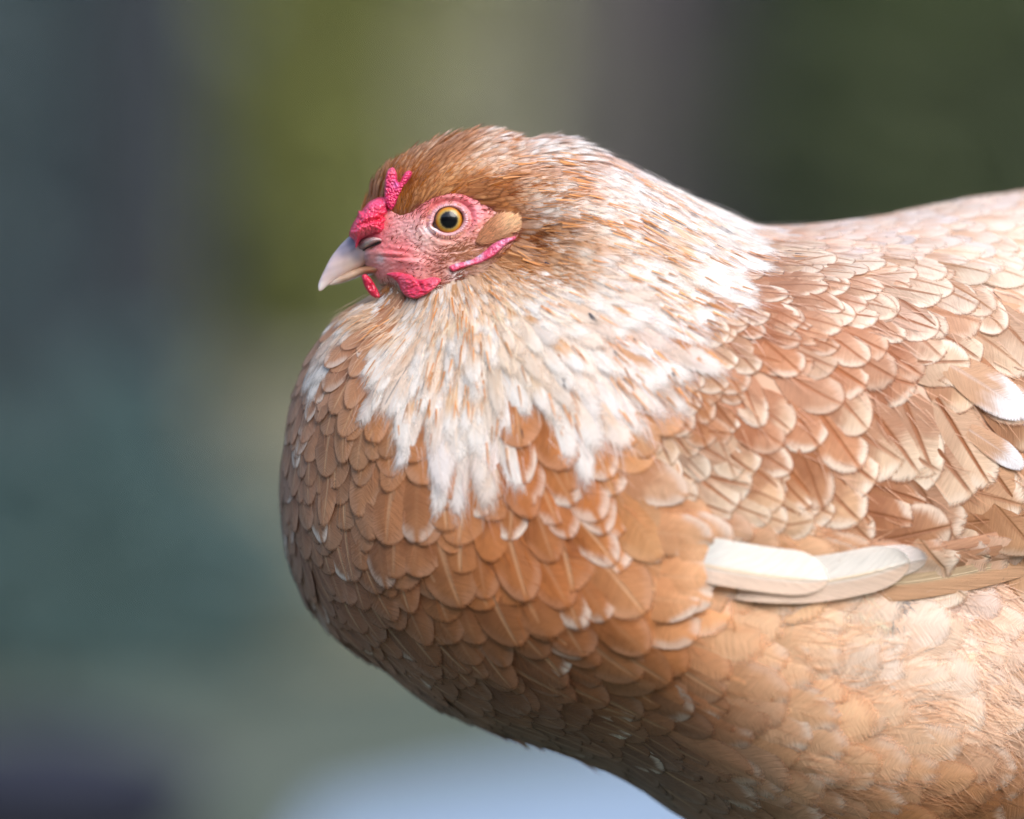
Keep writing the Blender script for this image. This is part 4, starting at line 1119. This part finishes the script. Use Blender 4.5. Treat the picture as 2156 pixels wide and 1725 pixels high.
def build_bristles(hen):
    n = 5200
    q = np.stack([rng.uniform(745, 1095, n), rng.uniform(405, 630, n)], 1)
    d = dist_poly(FACE, q); r = eye_r(q)
    x, y = q.T
    dens = .11 + .45 * sstep(18, 0, d) + .7 * np.exp(-(((x - 985) / 60) ** 2 + ((y - 545) / 28) ** 2)) + .25 * np.exp(-(((x - 930) / 40) ** 2 + ((y - 585) / 22) ** 2)) + .5 * np.exp(-(((x - 870) / 30) ** 2 + ((y - 440) / 22) ** 2))
    dens += 1.2 * np.exp(-(((x - 830) / 26) ** 2 + ((y - 612) / 18) ** 2)) + .9 * np.exp(-(((x - 1000) / 30) ** 2 + ((y - 580) / 14) ** 2))
    dens[(x < 818) & (y < 560)] = .0
    m = (d > -4) & (r > 1.35) & (rng.random(n) < dens) & (DT_at(q) > 6)
    q = q[m]; x, y = q.T; n = len(q); d = d[m]
    P = face_surface(q); N = surf_near(q)[1]
    f = Field([(820, 480), (860, 440), (950, 405), (1020, 440), (850, 520), (930, 530), (1000, 520), (1060, 500), (870, 590), (940, 590), (830, 610), (980, 570), (1040, 550)],
              [(.45, -.9), (.6, -.8), (.85, -.5), (.9, .3), (.75, -.55), (.95, -.1), (.95, -.3), (.85, -.5), (.7, .3), (.85, -.2), (.2, 1), (.9, .1), (.85, -.5)])(q)
    a = rng.normal(0, .3, n); f = np.stack([f[:, 0] * np.cos(a) - f[:, 1] * np.sin(a), f[:, 0] * np.sin(a) + f[:, 1] * np.cos(a)], 1)
    D = np.stack([f[:, 0], f[:, 1], np.zeros(n)], 1)
    fur = np.clip(np.exp(-(((x - 985) / 60) ** 2 + ((y - 545) / 30) ** 2)) + np.exp(-(((x - 1050) / 40) ** 2 + ((y - 490) / 26) ** 2)) + np.exp(-(((x - 830) / 26) ** 2 + ((y - 612) / 18) ** 2)) + np.exp(-(((x - 1010) / 30) ** 2 + ((y - 580) / 14) ** 2)), 0, 1)
    cd = lin((132, 66, 50)); cf = blend_colors(q, (190, 132, 96), [(1010, 580, 36, (226, 190, 168)), (832, 612, 26, (178, 150, 120)), (940, 590, 30, (150, 92, 70))])
    c = cd * (1 - fur[:, None]) + cf * fur[:, None]; c = c * rng.normal(1, .15, (n, 1))
    L = 7 + 20 * fur * rng.uniform(.5, 1.2, n) + rng.uniform(0, 5, n)
    parts = [strands(P, D, N, L, 1.1 + .8 * fur + rng.uniform(0, .4, n), .28 + rng.normal(0, .1, n), c, rng.normal(0, .2, n))]
    # ear tuft nap
    k = 1500; q = np.stack([rng.uniform(1000, 1090, k), rng.uniform(455, 520, k)], 1)
    tf = catmull([(1010, 492), (1024, 470), (1040, 459), (1060, 455), (1082, 459), (1093, 469), (1091, 479), (1080, 491), (1062, 502), (1040, 512), (1016, 520), (1000, 512)], 5)
    dd = dist_poly(tf, q); m = dd > 0; q = q[m]; dd = dd[m]; k = len(q)
    e = 1 - np.clip(dd / 12, 0, 1)
    P = np.stack([q[:, 0], q[:, 1], Mq(q) - Tq(q) - 3 - sstep(1020, 1080, q[:, 0]) * 9 - 13 * np.sqrt(1 - e * e)], 1)
    N = np.tile([0., 0., -1.], (k, 1)); a = rng.normal(-.45, .22, k); D = np.stack([np.cos(a), np.sin(a), np.zeros(k)], 1)
    c = blend_colors(q, (202, 144, 108), [(1072, 468, 28, (250, 216, 176))]) * rng.normal(1.08, .2, (k, 1))
    L = np.minimum(rng.uniform(10, 22, k), 1096 - q[:, 0] + 4)
    parts.append(strands(P, D, N, L, rng.uniform(1.6, 3.0, k), .3 + 0 * L, c, rng.normal(0, .15, k)))
    # eyelashes: tiny pale scales round the lids
    k = 90; th = rng.uniform(0, 2 * np.pi, k); rr_ = 1.33 + rng.normal(0, .04, k)
    q = EYE + np.stack([np.cos(th) * 31 * rr_, np.sin(th) * 26 * rr_], 1)
    P = face_surface(q); D = np.stack([np.cos(th), np.sin(th), 0 * th], 1); N = np.tile([0., 0., -1.], (k, 1))
    parts.append(strands(P, D, N, rng.uniform(4, 8, k), np.full(k, 1.2), np.full(k, .3), np.tile(lin((226, 176, 150)), (k, 1)) * rng.normal(1, .1, (k, 1))))
    V, F, C = join(parts)
    o = make_mesh("face_bristles", np.vstack([V, mirror(V)]), np.vstack([F, F + len(V)]), M_STRAND, {"cA": np.vstack([C, C])}, parent=hen)
    o["kind"] = "stuff"

# ------------------------------------------------------------------ hand placed long feathers of the wing edge
def long_feather(name, spine, wu, wl, h, hen, cA, cE, cT, cS, prm, round_=.12, seed=0, tilt=0.0):
    """spine root->tip in the side view; wu / wl = widths above and below the shaft"""
    sp = catmull(spine, 10, False); s = np.hstack([0, np.cumsum(np.linalg.norm(np.diff(sp, axis=0), axis=1))]); s /= s[-1]
    nv_, nu_ = 26, 9; t = 1 - (1 - np.linspace(0, 1, nv_)) ** 1.7
    cx = np.interp(t, s, sp[:, 0]); cy = np.interp(t, s, sp[:, 1])
    tx = np.gradient(cx); ty = np.gradient(cy); ln = np.hypot(tx, ty); tx /= ln; ty /= ln
    V = []; uv = []
    Ltot = np.sum(np.hypot(np.diff(sp[:, 0]), np.diff(sp[:, 1])))
    for k in range(nv_):
        e = np.clip((t[k] - (1 - round_)) / round_, 0, 1); prof = math.sqrt(max(1 - e * e, 0)) * (.35 + .65 * min(t[k] / .35, 1) ** .8)
        for u in np.linspace(-1, 1, nu_):
            wd = (wu if u < 0 else wl) * prof * u
            # below the shaft = +normal rotated
            x_ = cx[k] - ty[k] * wd; y_ = cy[k] + tx[k] * wd
            V.append((x_, y_)); uv.append((u, t[k], seed, .03))
    V = np.array(V); uv = np.array(uv, float)
    base = Mq(V) - Tq(V)
    # ride on a smooth chord between root and tip so the blade stays clean
    U = uv[:, 0]; tt = uv[:, 1]
    A = np.stack([np.ones_like(tt), tt, tt ** 2, tt ** 3, U, U * tt, U ** 2 * .3], 1)
    fit = A @ np.linalg.lstsq(A, base, rcond=None)[0]
    dep = fit - h * sstep(.1, .5, tt) + 40 * (1 - sstep(.05, .45, tt))
    dep = dep + 3 * U ** 2 + tilt * U
    P = np.stack([V[:, 0], V[:, 1], dep], 1)
    i, j = np.meshgrid(np.arange(nv_ - 1), np.arange(nu_ - 1), indexing='ij'); a = (i * nu_ + j).ravel()
    F = np.stack([a, a + 1, a + nu_ + 1, a + nu_], 1)
    n = len(P); T = lambda c: np.tile(lin(c), (n, 1))
    # uv is squashed so the shader's rounded tip fits the blade
    uv[:, 0] = uv[:, 0] * hw(uv[:, 1])
    cA_ = T(cA)
    if isinstance(cE, tuple): pass
    low = sstep(.0, .08, U)[:, None]
    cAx = cA_ * (1 - low) + T(cT) * low                     # outer vane tinted
    at = {"fuv": uv, "cA": cAx, "cE": T(cE), "cT": T(cT), "cS": T(cS), "prm": np.tile(prm, (n, 1))}
    return make_mesh(name, P, F, M_FEATHER, at, parent=hen)

def build_wing_edge(hen):
    W1 = (240, 240, 240)
    # brown primaries running out to the right, rearmost first
    long_feather("flight_feather", [(1500, 1215), (1750, 1228), (1900, 1222), (2030, 1204), (2156, 1176), (2350, 1130)], 16, 38, 20, hen, (206, 180, 146), (150, 110, 76), (206, 162, 126), (246, 224, 190), (.2, 0, .9, 0), .06, .31)
    long_feather("flight_feather", [(1600, 1180), (1800, 1192), (1950, 1188), (2156, 1158), (2360, 1100)], 22, 18, 17, hen, (190, 140, 106), (120, 76, 48), (196, 150, 116), (150, 96, 64), (.4, 0, .5, 0), .06, .52)
    long_feather("flight_feather", [(1600, 1150), (1800, 1166), (1930, 1164), (2100, 1138), (2360, 1070)], 22, 14, 7, hen, (200, 150, 118), (140, 90, 60), (206, 164, 130), (160, 100, 70), (.5, 0, .6, 0), .06, .77)
    # white feathers, the lowest first
    long_feather("white_flight_feather", [(1360, 1184), (1560, 1204), (1700, 1206), (1830, 1190), (1945, 1172)], 42, 30, 28, hen, (248, 242, 240), (220, 200, 190), (244, 228, 216), (240, 214, 180), (0, 0, .4, 0), .14, .9)
    long_feather("white_flight_feather", [(1340, 1186), (1550, 1214), (1680, 1222), (1800, 1206), (1908, 1178)], 56, 42, 36, hen, (252, 248, 242), (226, 206, 196), (242, 216, 196), (244, 214, 170), (0, 0, .7, 0), .16, .2)
    long_feather("white_flight_feather", [(1320, 1160), (1480, 1186), (1600, 1206), (1680, 1214), (1735, 1214)], 62, 34, 42, hen, (254, 252, 246), (230, 214, 206), (244, 218, 198), (244, 210, 164), (0, 0, .7, 0), .2, .45)
    # breast feathers that lie over the roots of the white blades
    q = np.array([(1330, 1110), (1352, 1150), (1340, 1200), (1330, 1245), (1370, 1130), (1366, 1180), (1358, 1222), (1392, 1104)], float)
    P, N = surf_near(q); n = len(q)
    D = np.tile([.96, .22, 0.], (n, 1)); D[:, 1] += rng.normal(0, .12, n)
    col = FCB(q + [120, 10]); cA, cE = col[:, :3], col[:, 3:]
    V, uv = feathers(P, D, N, rng.uniform(135, 185, n), rng.uniform(96, 120, n), np.full(n, .10), rng.uniform(15, 19, n), rng.normal(0, .05, n), np.zeros(n), np.full(n, .9), camber=.10, point=np.full(n, .5))
    # sink the roots
    V[:, :, 2] += 26 * (1 - sstep(0, .45, np.tile(TV, (n, 1))))
    uv[:, :, 3] = .14
    prm = np.tile([.1, .7, .2, .5], (n, 1)); cT = np.tile(lin((246, 234, 224)), (n, 1)); cS = np.tile(lin((226, 180, 140)), (n, 1))
    for i in range(n): feather_object('breast_feather', V[i:i + 1], uv[i:i + 1], cA[i:i + 1], cE[i:i + 1], cT[i:i + 1], cS[i:i + 1], prm[i:i + 1], parent=hen)
    # tatty feathers hanging off the underside
    q = np.array([(905, 1478), (945, 1500), (985, 1522), (1020, 1535), (1050, 1548), (1078, 1556), (830, 1425), (1180, 1590)], float)
    P, N = surf_near(q); P[:, 2] = Mq(q) - np.array([0, -10, 20, 0, 30, 10, 10, 0.]); n = len(q)
    N = np.tile([-.45, .85, -.3], (n, 1)); D = np.tile([.62, .78, 0.], (n, 1)); D[:, 1] += rng.uniform(-.25, .2, n); P[:, 1] += 4
    V, uv = feathers(P, D, N, rng.uniform(85, 150, n), rng.uniform(34, 50, n), np.full(n, .05), np.zeros(n), rng.normal(0, .1, n), np.zeros(n), np.full(n, .1), camber=.3, point=np.full(n, .9))
    uv[:, :, 3] = .4
    cA = np.tile(lin((190, 140, 112)), (n, 1)); prm = np.tile([.1, .5, .4, .3], (n, 1))
    for i in range(n): feather_object('breast_feather', V[i:i + 1], uv[i:i + 1], cA[i:i + 1], cA[i:i + 1] * .7, np.tile(lin((222, 190, 170)), (1, 1)), cA[i:i + 1] * 1.2, prm[i:i + 1], parent=hen)
    # dark flecks on the hackle and a tuft of grey down under the wing
    q = np.array([(1366, 431), (1384, 432), (1515, 484), (1526, 492), (1662, 538), (1676, 545), (1238, 668), (1393, 493), (1150, 560), (1505, 525), (1184, 800), (1187, 812), (1240, 675), (1410, 790), (1330, 720), (1452, 455), (1290, 745), (1100, 905)], float)
    P, N = surf_near(q); D = flow3(P, N, .1); n = len(q)
    parts = [strands(P + N * 13, D, N, rng.uniform(10, 24, n), rng.uniform(2.2, 4.2, n), np.full(n, .02), np.tile(lin((52, 58, 76)), (n, 1)))]
    # fine ginger streaks through the pale hackle
    k = 5200; q = np.stack([rng.uniform(640, 1680, k), rng.uniform(290, 1000, k)], 1)
    st = streak(q, 22, 70, 0)
    m = inside(NECK, q) & (dist_poly(FACE, q) < -12) & (rng.random(k) < sstep(.42, .66, st) * np.interp(q[:, 1], [300, 620, 800, 1000], [.58, .46, .32, .14]) * np.where(q[:, 0] > 1050, 1, .7)) & (DT_at(q) > 8)
    q = q[m]; k = len(q); P, N = surf_near(q); D = flow3(P, N, .09)
    c = lin((208, 138, 80)) * (1 - .5 * rng.random((k, 1))) + lin((236, 192, 140)) * .5 * rng.random((k, 1))
    parts.append(strands(P + N * rng.uniform(9, 13, k)[:, None], D, N, rng.uniform(26, 66, k), rng.uniform(1.8, 4.2, k), rng.uniform(-.02, .05, k), np.clip(c, 0, 1), rng.normal(0, .05, k)))
    k = 420; q = np.stack([rng.normal(1850, 34, k), rng.normal(1262, 16, k)], 1); P, N = surf_near(q)
    a = rng.normal(.95, .35, k) + (q[:, 0] - 1850) * -.006; D = np.stack([np.cos(a), np.sin(a), 0 * a], 1)
    g = np.clip(np.exp(-((q[:, 0] - 1868) / 20) ** 2) * 1.1 - rng.random(k) * .4, 0, 1)[:, None]
    c = lin((244, 228, 206)) * (1 - g) + lin((140, 144, 156)) * g
    pv, pf, pc = strands(P + N * 9, D, N, rng.uniform(35, 70, k), rng.uniform(1.6, 3.0, k), rng.uniform(.0, .12, k), c * rng.normal(1, .1, (k, 1)), rng.normal(0, .2, k))
    parts.append((pv, pf, pc)); V, F, C = join(parts)
    make_mesh("wing_down", V, F, M_STRAND, {"cA": np.clip(C, 0, 1)}, parent=hen)["kind"] = "stuff"
    # white coverts farther back on the wing, their roots under tan neighbours
    q = np.array([(1985, 768), (2030, 905), (2060, 800)], float); n = len(q); P, N = surf_near(q)
    D = np.array([[.90, .44, 0.], [.86, .50, 0.], [.92, .40, 0.]])
    V, uv = feathers(P, D, N, np.array([215., 150., 200.]), np.array([100., 56., 96.]), np.full(n, .075), np.array([9., 9., 7.]), np.zeros(n), np.zeros(n), np.full(n, .9), camber=.06, point=np.full(n, .2))
    uv[:, :, 3] = .16; W_ = np.tile(lin((240, 238, 242)), (n, 1)); T_ = np.tile(lin((206, 164, 132)), (n, 1)); prm = np.tile([0., 0., .2, 1.], (n, 1))
    for i in range(n): feather_object('white_wing_feather', V[i:i + 1], uv[i:i + 1], W_[i:i + 1], T_[i:i + 1], W_[i:i + 1], W_[i:i + 1] * .9, prm[i:i + 1], parent=hen)

# ------------------------------------------------------------------ legs (below the picture, but the bird stands on them)
def tube(pts, rad, n=10):
    pts = np.array(pts, float); V = []; F = []
    for k, p in enumerate(pts):
        t = pts[min(k + 1, len(pts) - 1)] - pts[max(k - 1, 0)]; t = t / np.linalg.norm(t)
        a = np.cross(t, [0.3, 1, 0.1]); a /= np.linalg.norm(a); b = np.cross(t, a)
        for i in range(n):
            ph = 2 * math.pi * i / n; V.append(p + rad[k] * (a * math.cos(ph) + b * math.sin(ph)))
    for k in range(len(pts) - 1):
        for i in range(n):
            j = (i + 1) % n; F.append((k * n + i, k * n + j, (k + 1) * n + j, (k + 1) * n + i))
    V.append(pts[0]); V.append(pts[-1])
    for i in range(n):
        j = (i + 1) % n; F.append((len(V) - 2, j, i, i)); F.append((len(V) - 1, (len(pts) - 1) * n + i, (len(pts) - 1) * n + j, (len(pts) - 1) * n + j))
    return np.array(V), F

def build_legs(hen):
    mat = plain("leg_scale_horn", (0.42, 0.33, 0.18), 0.5, 300, 0.2)
    for sy in (-1, 1):
        y0 = sy * 0.035 + 0.03
        me = bpy.data.meshes.new("leg")
        V, F = tube([(0.0, y0, .155), (-.003, y0, .14), (.02, y0, .11), (.008, y0, .06), (0, y0, .012)], [.026, .02, .0075, .006, .008], 12)
        Fs = [tuple(dict.fromkeys(f)) for f in F]
        me.from_pydata([tuple(v) for v in V], [], Fs); me.materials.append(mat)
        for p_ in me.polygons: p_.use_smooth = True
        o = bpy.data.objects.new("leg", me); COL.objects.link(o); o.parent = hen
        for ang_, ln in ((180, .055), (150, .05), (210, .05), (0, .028)):
            c, s_ = math.cos(R(ang_)), math.sin(R(ang_))
            V, F = tube([(0, y0, .010), (c * ln * .5, y0 + s_ * ln * .5, .008), (c * ln * .85, y0 + s_ * ln * .85, .006), (c * ln * 1.1, y0 + s_ * ln * 1.1, .003)], [.006, .005, .004, .001], 8)
            m2 = bpy.data.meshes.new("toe"); m2.from_pydata([tuple(v) for v in V], [], [tuple(dict.fromkeys(f)) for f in F]); m2.materials.append(mat)
            t = bpy.data.objects.new("toe", m2); COL.objects.link(t); t.parent = o

def build_hen():
    hen = bpy.data.objects.new("hen", None); COL.objects.link(hen); hen.location = HEN0; hen.empty_display_size = .05
    tag(hen, label="pale buff and white hen with pink face and orange eye, standing in profile", category="hen")
    col = FCA(SV[:, :2])[:, :3] * .8
    o = make_mesh("body", SV, SF, M_SKIN, {"cA": col}, parent=hen)
    build_plumage(); emit_plumage(hen)
    build_fur(hen)
    build_head(hen); build_bristles(hen)
    build_wing_edge(hen)
    build_legs(hen)
    return hen

# ------------------------------------------------------------------ background
def leaf_mass(n, centre, rad, size, seed, shell=.35):
    r_ = np.random.default_rng(seed)
    v = r_.normal(size=(n, 3)); v /= np.linalg.norm(v, axis=1)[:, None]
    rr = (shell + (1 - shell) * r_.random(n)) ** .5
    lob = 1 + .22 * np.sin(v[:, 0] * 5 + seed) * np.cos(v[:, 2] * 4 + seed * 2) + .12 * np.sin(v[:, 1] * 9 + seed)
    P = np.array(centre) + v * (rr * lob)[:, None] * np.array(rad)
    P[:, 2] = np.maximum(P[:, 2], .03)
    a = unit(r_.normal(size=(n, 3))); b = unit(np.cross(a, r_.normal(size=(n, 3))))
    sz = size * r_.uniform(.6, 1.4, n)[:, None]
    V = np.stack([P - a * sz * .5, P + b * sz * .25, P + a * sz * .5, P - b * sz * .25], 1).reshape(-1, 3)
    F = np.arange(4 * n).reshape(n, 4)
    return V, F

def leaf_mat(name, rgb):
    m = NT(name)
    tc = m.n("ShaderNodeTexCoord").outputs['Object']
    v = m.math('MULTIPLY_ADD', m.noise(tc, 3.0, 4, .6), 1.0, .5)
    c = m.mix(1.0, tuple(rgb) + (1,), m.comb(v, v, v), 'MULTIPLY')
    p = m.princ(Base_Color=c, Roughness=.55)
    tr = m.n("ShaderNodeBsdfTranslucent"); m.put(tr.inputs[0], c)
    mx = m.n("ShaderNodeMixShader"); mx.inputs[0].default_value = .3
    m.t.links.new(p.outputs[0], mx.inputs[1]); m.t.links.new(tr.outputs[0], mx.inputs[2])
    return m.done(mx.outputs[0])

def px_at(px, D):
    """sideways metres of a viewing column at distance D from the lens"""
    return (px - 1078) * S * D / 1.835
def pz_at(py, D): return ZC + (862.5 - py) * S * D / 1.835

M_BARK = plain("bark_dark", (0.018, 0.024, 0.03), .9, 9, .4)
def plant(name, label, cat, x, y, rad, zc, rgb, n, size, seed, trunk=True, group=None):
    e = bpy.data.objects.new(name, None); COL.objects.link(e); e.location = (x, y, 0)
    tag(e, label=label, category=cat)
    if group: e["group"] = group
    V, F = leaf_mass(n, (0, 0, zc), rad, size, seed)
    make_mesh("crown", V, F, leaf_mat("leaf_" + name, rgb), world=False, parent=e)
    if trunk:
        h = max(zc, .2)
        V, F = tube([(0, 0, -.02), (.02, 0, h * .4), (-.02, .02, h * .8), (0, 0, h * 1.1)], [.05, .04, .03, .012], 9)
        me = bpy.data.meshes.new("stem"); me.from_pydata([tuple(v) for v in V], [], [tuple(dict.fromkeys(f)) for f in F]); me.materials.append(M_BARK)
        o = bpy.data.objects.new("stem", me); COL.objects.link(o); o.parent = e
    return e

def tree(name, label, x, y, r0, h, seed, crown_rgb, bark=None):
    e = bpy.data.objects.new(name, None); COL.objects.link(e); e.location = (x, y, 0); tag(e, label=label, category="tree")
    me = bpy.data.meshes.new("trunk")
    V, F = tube([(0, 0, -.05), (.0, 0, .2), (.02, 0, h * .3), (-.03, .02, h * .6), (0, 0, h)], [r0 * 1.4, r0 * 1.1, r0, r0 * .8, r0 * .3], 20)
    me.from_pydata([tuple(v) for v in V], [], [tuple(dict.fromkeys(f)) for f in F]); me.materials.append(bark or M_BARK)
    for p_ in me.polygons: p_.use_smooth = True
    o = bpy.data.objects.new("trunk", me); COL.objects.link(o); o.parent = e
    for k in range(4):
        a = k * 1.7 + seed
        V, F = tube([(0, 0, h * (.55 + .08 * k)), (math.cos(a) * .5, math.sin(a) * .5, h * (.7 + .08 * k)), (math.cos(a) * 1.1, math.sin(a) * 1.1, h * (.85 + .08 * k))], [r0 * .4, r0 * .25, r0 * .1], 8)
        m2 = bpy.data.meshes.new("limb"); m2.from_pydata([tuple(v) for v in V], [], [tuple(dict.fromkeys(f)) for f in F]); m2.materials.append(bark or M_BARK)
        l = bpy.data.objects.new("limb", m2); COL.objects.link(l); l.parent = e
    V, F = leaf_mass(5000, (0, 0, h * 1.05), (1.7, 1.7, h * .35), .10, seed + 7)
    make_mesh("crown", V, F, leaf_mat("leaf_" + name, crown_rgb), world=False, parent=e)
    return e

def hedge(name, label, x0, x1, y, h, depth, rgb, n, size, seed):
    r_ = np.random.default_rng(seed)
    e = bpy.data.objects.new(name, None); COL.objects.link(e); e.location = ((x0 + x1) / 2, y, 0)
    tag(e, label=label, category="hedge")
    hx = (x1 - x0) / 2
    nx, nz = 60, 14
    X, Z = np.meshgrid(np.linspace(-hx, hx, nx), np.linspace(0, h, nz), indexing='ij')
    for side in (0,):
        Yf = -depth / 2 + .25 * (noise2(X * 3 + 50, Z * 3 + 50, 1.3) - .5) + .3 * (Z / h) ** 3
        top = X * 0
    Vf = np.stack([X, Yf, Z + .35 * (noise2(X * 2 + 50, X * 0 + 9, 1.1) - .5) * (Z / h)], -1).reshape(-1, 3)
    Vb = Vf * [1, -1, 1]
    i, j = np.meshgrid(np.arange(nx - 1), np.arange(nz - 1), indexing='ij'); a = (i * nz + j).ravel()
    F = np.stack([a, a + nz, a + nz + 1, a + 1], 1)
    tp = np.arange(nx - 1) * nz + nz - 1
    Ft = np.stack([tp, tp + nz, tp + nz + nx * nz, tp + nx * nz], 1)
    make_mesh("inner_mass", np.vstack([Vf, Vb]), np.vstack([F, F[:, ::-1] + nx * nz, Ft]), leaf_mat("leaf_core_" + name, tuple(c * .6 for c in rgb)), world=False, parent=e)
    px_ = r_.uniform(-hx, hx, n); pz_ = r_.uniform(0, h * 1.05, n); 
    py_ = -depth / 2 + .3 * (pz_ / h) ** 3 + r_.normal(-.02, .1, n)
    P = np.stack([px_, py_, pz_], 1); aa = unit(r_.normal(size=(n, 3))); bb = unit(np.cross(aa, r_.normal(size=(n, 3)))); sz = size * r_.uniform(.6, 1.4, n)[:, None]
    V = np.stack([P - aa * sz * .5, P + bb * sz * .28, P + aa * sz * .5, P - bb * sz * .28], 1).reshape(-1, 3)
    make_mesh("foliage", V, np.arange(4 * n).reshape(n, 4), leaf_mat("leaf_" + name, rgb), world=False, parent=e)
    return e

def build_background():
    C = -1.835
    # pale concrete path crossing low behind the hen, higher at the right
    m = NT("pale_concrete")
    tc = m.n("ShaderNodeTexCoord").outputs['Object']
    n1 = m.noise(tc, 6, 5, .6)
    c = m.mix(n1, (.29, .39, .52, 1), (.35, .46, .60, 1))
    p = m.princ(Base_Color=c, Roughness=.55, Normal=m.bump(n1, .2, .01)); mat = m.done(p.outputs[0])
    V = np.array([(px_at(700, 4.0), 3.8 + C, .03), (px_at(900, 4.1) , 4.02 + C, .03), (px_at(1300, 4.3), 4.36 + C, .03), (px_at(2400, 5.2), 5.3 + C, .03), (px_at(4200, 5.2), 6.0 + C, .03),
                  (px_at(4200, 3.0), 2.6 + C, .03), (px_at(500, 3.2), 2.6 + C, .03)])
    Vb = V.copy(); Vb[:, 2] = -.05
    n = len(V); F = [tuple(range(n))[::-1]] + [tuple(range(n, 2 * n))] + [(i, (i + 1) % n, n + (i + 1) % n, n + i) for i in range(n)]
    me = bpy.data.meshes.new("path"); me.from_pydata([tuple(v) for v in np.vstack([V, Vb])], [], F); me.materials.append(mat)
    o = bpy.data.objects.new("path", me); COL.objects.link(o); tag(o, kind="structure", label="pale blue grey slab of paving blurred below the breast")
    # trees and shrubs, left to right
    D = 7.0
    tree("dark_tree", "dark blurred tree trunk behind, left of the olive shrub", px_at(280, 6.6), 6.6 + C, .08, 4.2, 1, (.05, .08, .05))
    plant("blue_green_shrub", "blue green shrub at the far left behind the dark trunk", "shrub", px_at(-110, 8.2), 8.2 + C, (.42, .3, 1.3), 1.0, (.15, .21, .235), 8000, .06, 21)
    plant("olive_shrub", "yellow green shrub glowing behind the beak", "shrub", px_at(690, 8.4), 8.4 + C, (.24, .24, 1.2), 1.25, (.32, .345, .12), 8000, .05, 22)
    plant("grey_green_shrub", "grey green shrub behind the back of the head", "shrub", px_at(960, 8.4), 8.4 + C, (.10, .15, 1.3), 1.25, (.40, .40, .30), 4000, .05, 23)
    plant("low_grey_shrub", "low grey olive shrub on the grass below and left of the breast", "shrub", px_at(470, 6.9), 6.9 + C, (.26, .22, .22), .12, (.40, .40, .31), 6000, .04, 24, trunk=False)
    plant("low_teal_shrub", "low blue green shrub on the grass at the lower left", "shrub", px_at(120, 5.9), 5.9 + C, (.22, .2, .22), .1, (.10, .17, .17), 5000, .04, 28, trunk=False)
    plant("bright_shrub", "bright green shrub high behind the back", "shrub", px_at(1820, 9.4), 9.4 + C, (.20, .18, .62), 1.45, (.32, .46, .12), 6000, .05, 25)
    plant("dark_shrub", "dark green shrub at the right behind the tail", "shrub", px_at(2260, 8.6), 8.6 + C, (.5, .4, 1.2), 1.1, (.13, .165, .085), 9000, .06, 26)
    # board fence standing between the shrubs, behind the neck
    def boxm(nm, sx, sy, z0, z1, x, par, mat, bev=.006):
        import bmesh
        bm = bmesh.new(); bmesh.ops.create_cube(bm, size=1)
        for v in bm.verts: v.co = Vector((x + v.co.x * sx, v.co.y * sy, z0 + (v.co.z + .5) * (z1 - z0)))
        bmesh.ops.bevel(bm, geom=bm.edges[:], offset=bev, segments=1, affect='EDGES')
        me = bpy.data.meshes.new(nm); bm.to_mesh(me); bm.free(); me.materials.append(mat)
        o = bpy.data.objects.new(nm, me); COL.objects.link(o); o.parent = par; return o
    t = bpy.data.objects.new("board_fence", None); COL.objects.link(t); FD = 8.8; t.location = (px_at(1330, FD), FD + C, 0)
    tag(t, label="weathered grey board fence panel between the shrubs, behind the neck", category="fence")
    bw = .099
    cols = [(.10, .115, .09), (.11, .115, .10), (.12, .11, .12), (.125, .11, .135), (.095, .105, .115)]
    for k, cc in enumerate(cols):
        b = boxm("board", bw - .008, .022, .04, 2.25 + .02 * math.sin(k * 2.3), (k - 2) * bw, t, plain("weathered_board", cc, .8, 14, .25))
    for z in (.4, 1.9):
        r_ = boxm("rail", 5 * bw, .04, z, z + .08, 0, t, plain("weathered_rail", (.2, .2, .2), .8)); r_.location = (0, .033, 0)
    for sx in (-1, 1): r_ = boxm("post", .09, .09, -.1, 2.3, sx * 2.2 * bw, t, plain("weathered_post", (.2, .2, .2), .8)); r_.location = (0, .1, 0)
    hedge("far_hedge", "tall dark hedge closing the view far behind everything", -9, 9, 10.5 + C, 4.6, 1.2, (.13, .17, .12), 40000, .09, 31)
    hedge("garden_hedge", "tall hedge behind the viewer, mirrored in the hen's eye", -9, 9, -5.6, 2.3, 1.2, (.05, .075, .035), 12000, .12, 33)
    # dark stone low at the left
    import bmesh
    bm = bmesh.new(); bmesh.ops.create_icosphere(bm, subdivisions=4, radius=1)
    for v in bm.verts:
        nzv = math.sin(v.co.x * 3 + 1) * math.cos(v.co.y * 4) * .08 + math.sin(v.co.z * 5) * .05
        v.co = v.co * (1 + nzv); v.co = Vector((v.co.x * .13, v.co.y * .14, v.co.z * .05 + .03))
    me = bpy.data.meshes.new("dark_stone"); bm.to_mesh(me); bm.free(); me.materials.append(plain("wet_dark_stone", (.010, .013, .028), .8, 12, .3))
    for p_ in me.polygons: p_.use_smooth = True
    o = bpy.data.objects.new("dark_stone", me); COL.objects.link(o); o.location = (px_at(60, 3.9), 3.9 + C, 0)
    tag(o, label="dark rounded stone lying on the grass in the lower left corner", category="stone")

build_ground()
build_background()
build_hen()
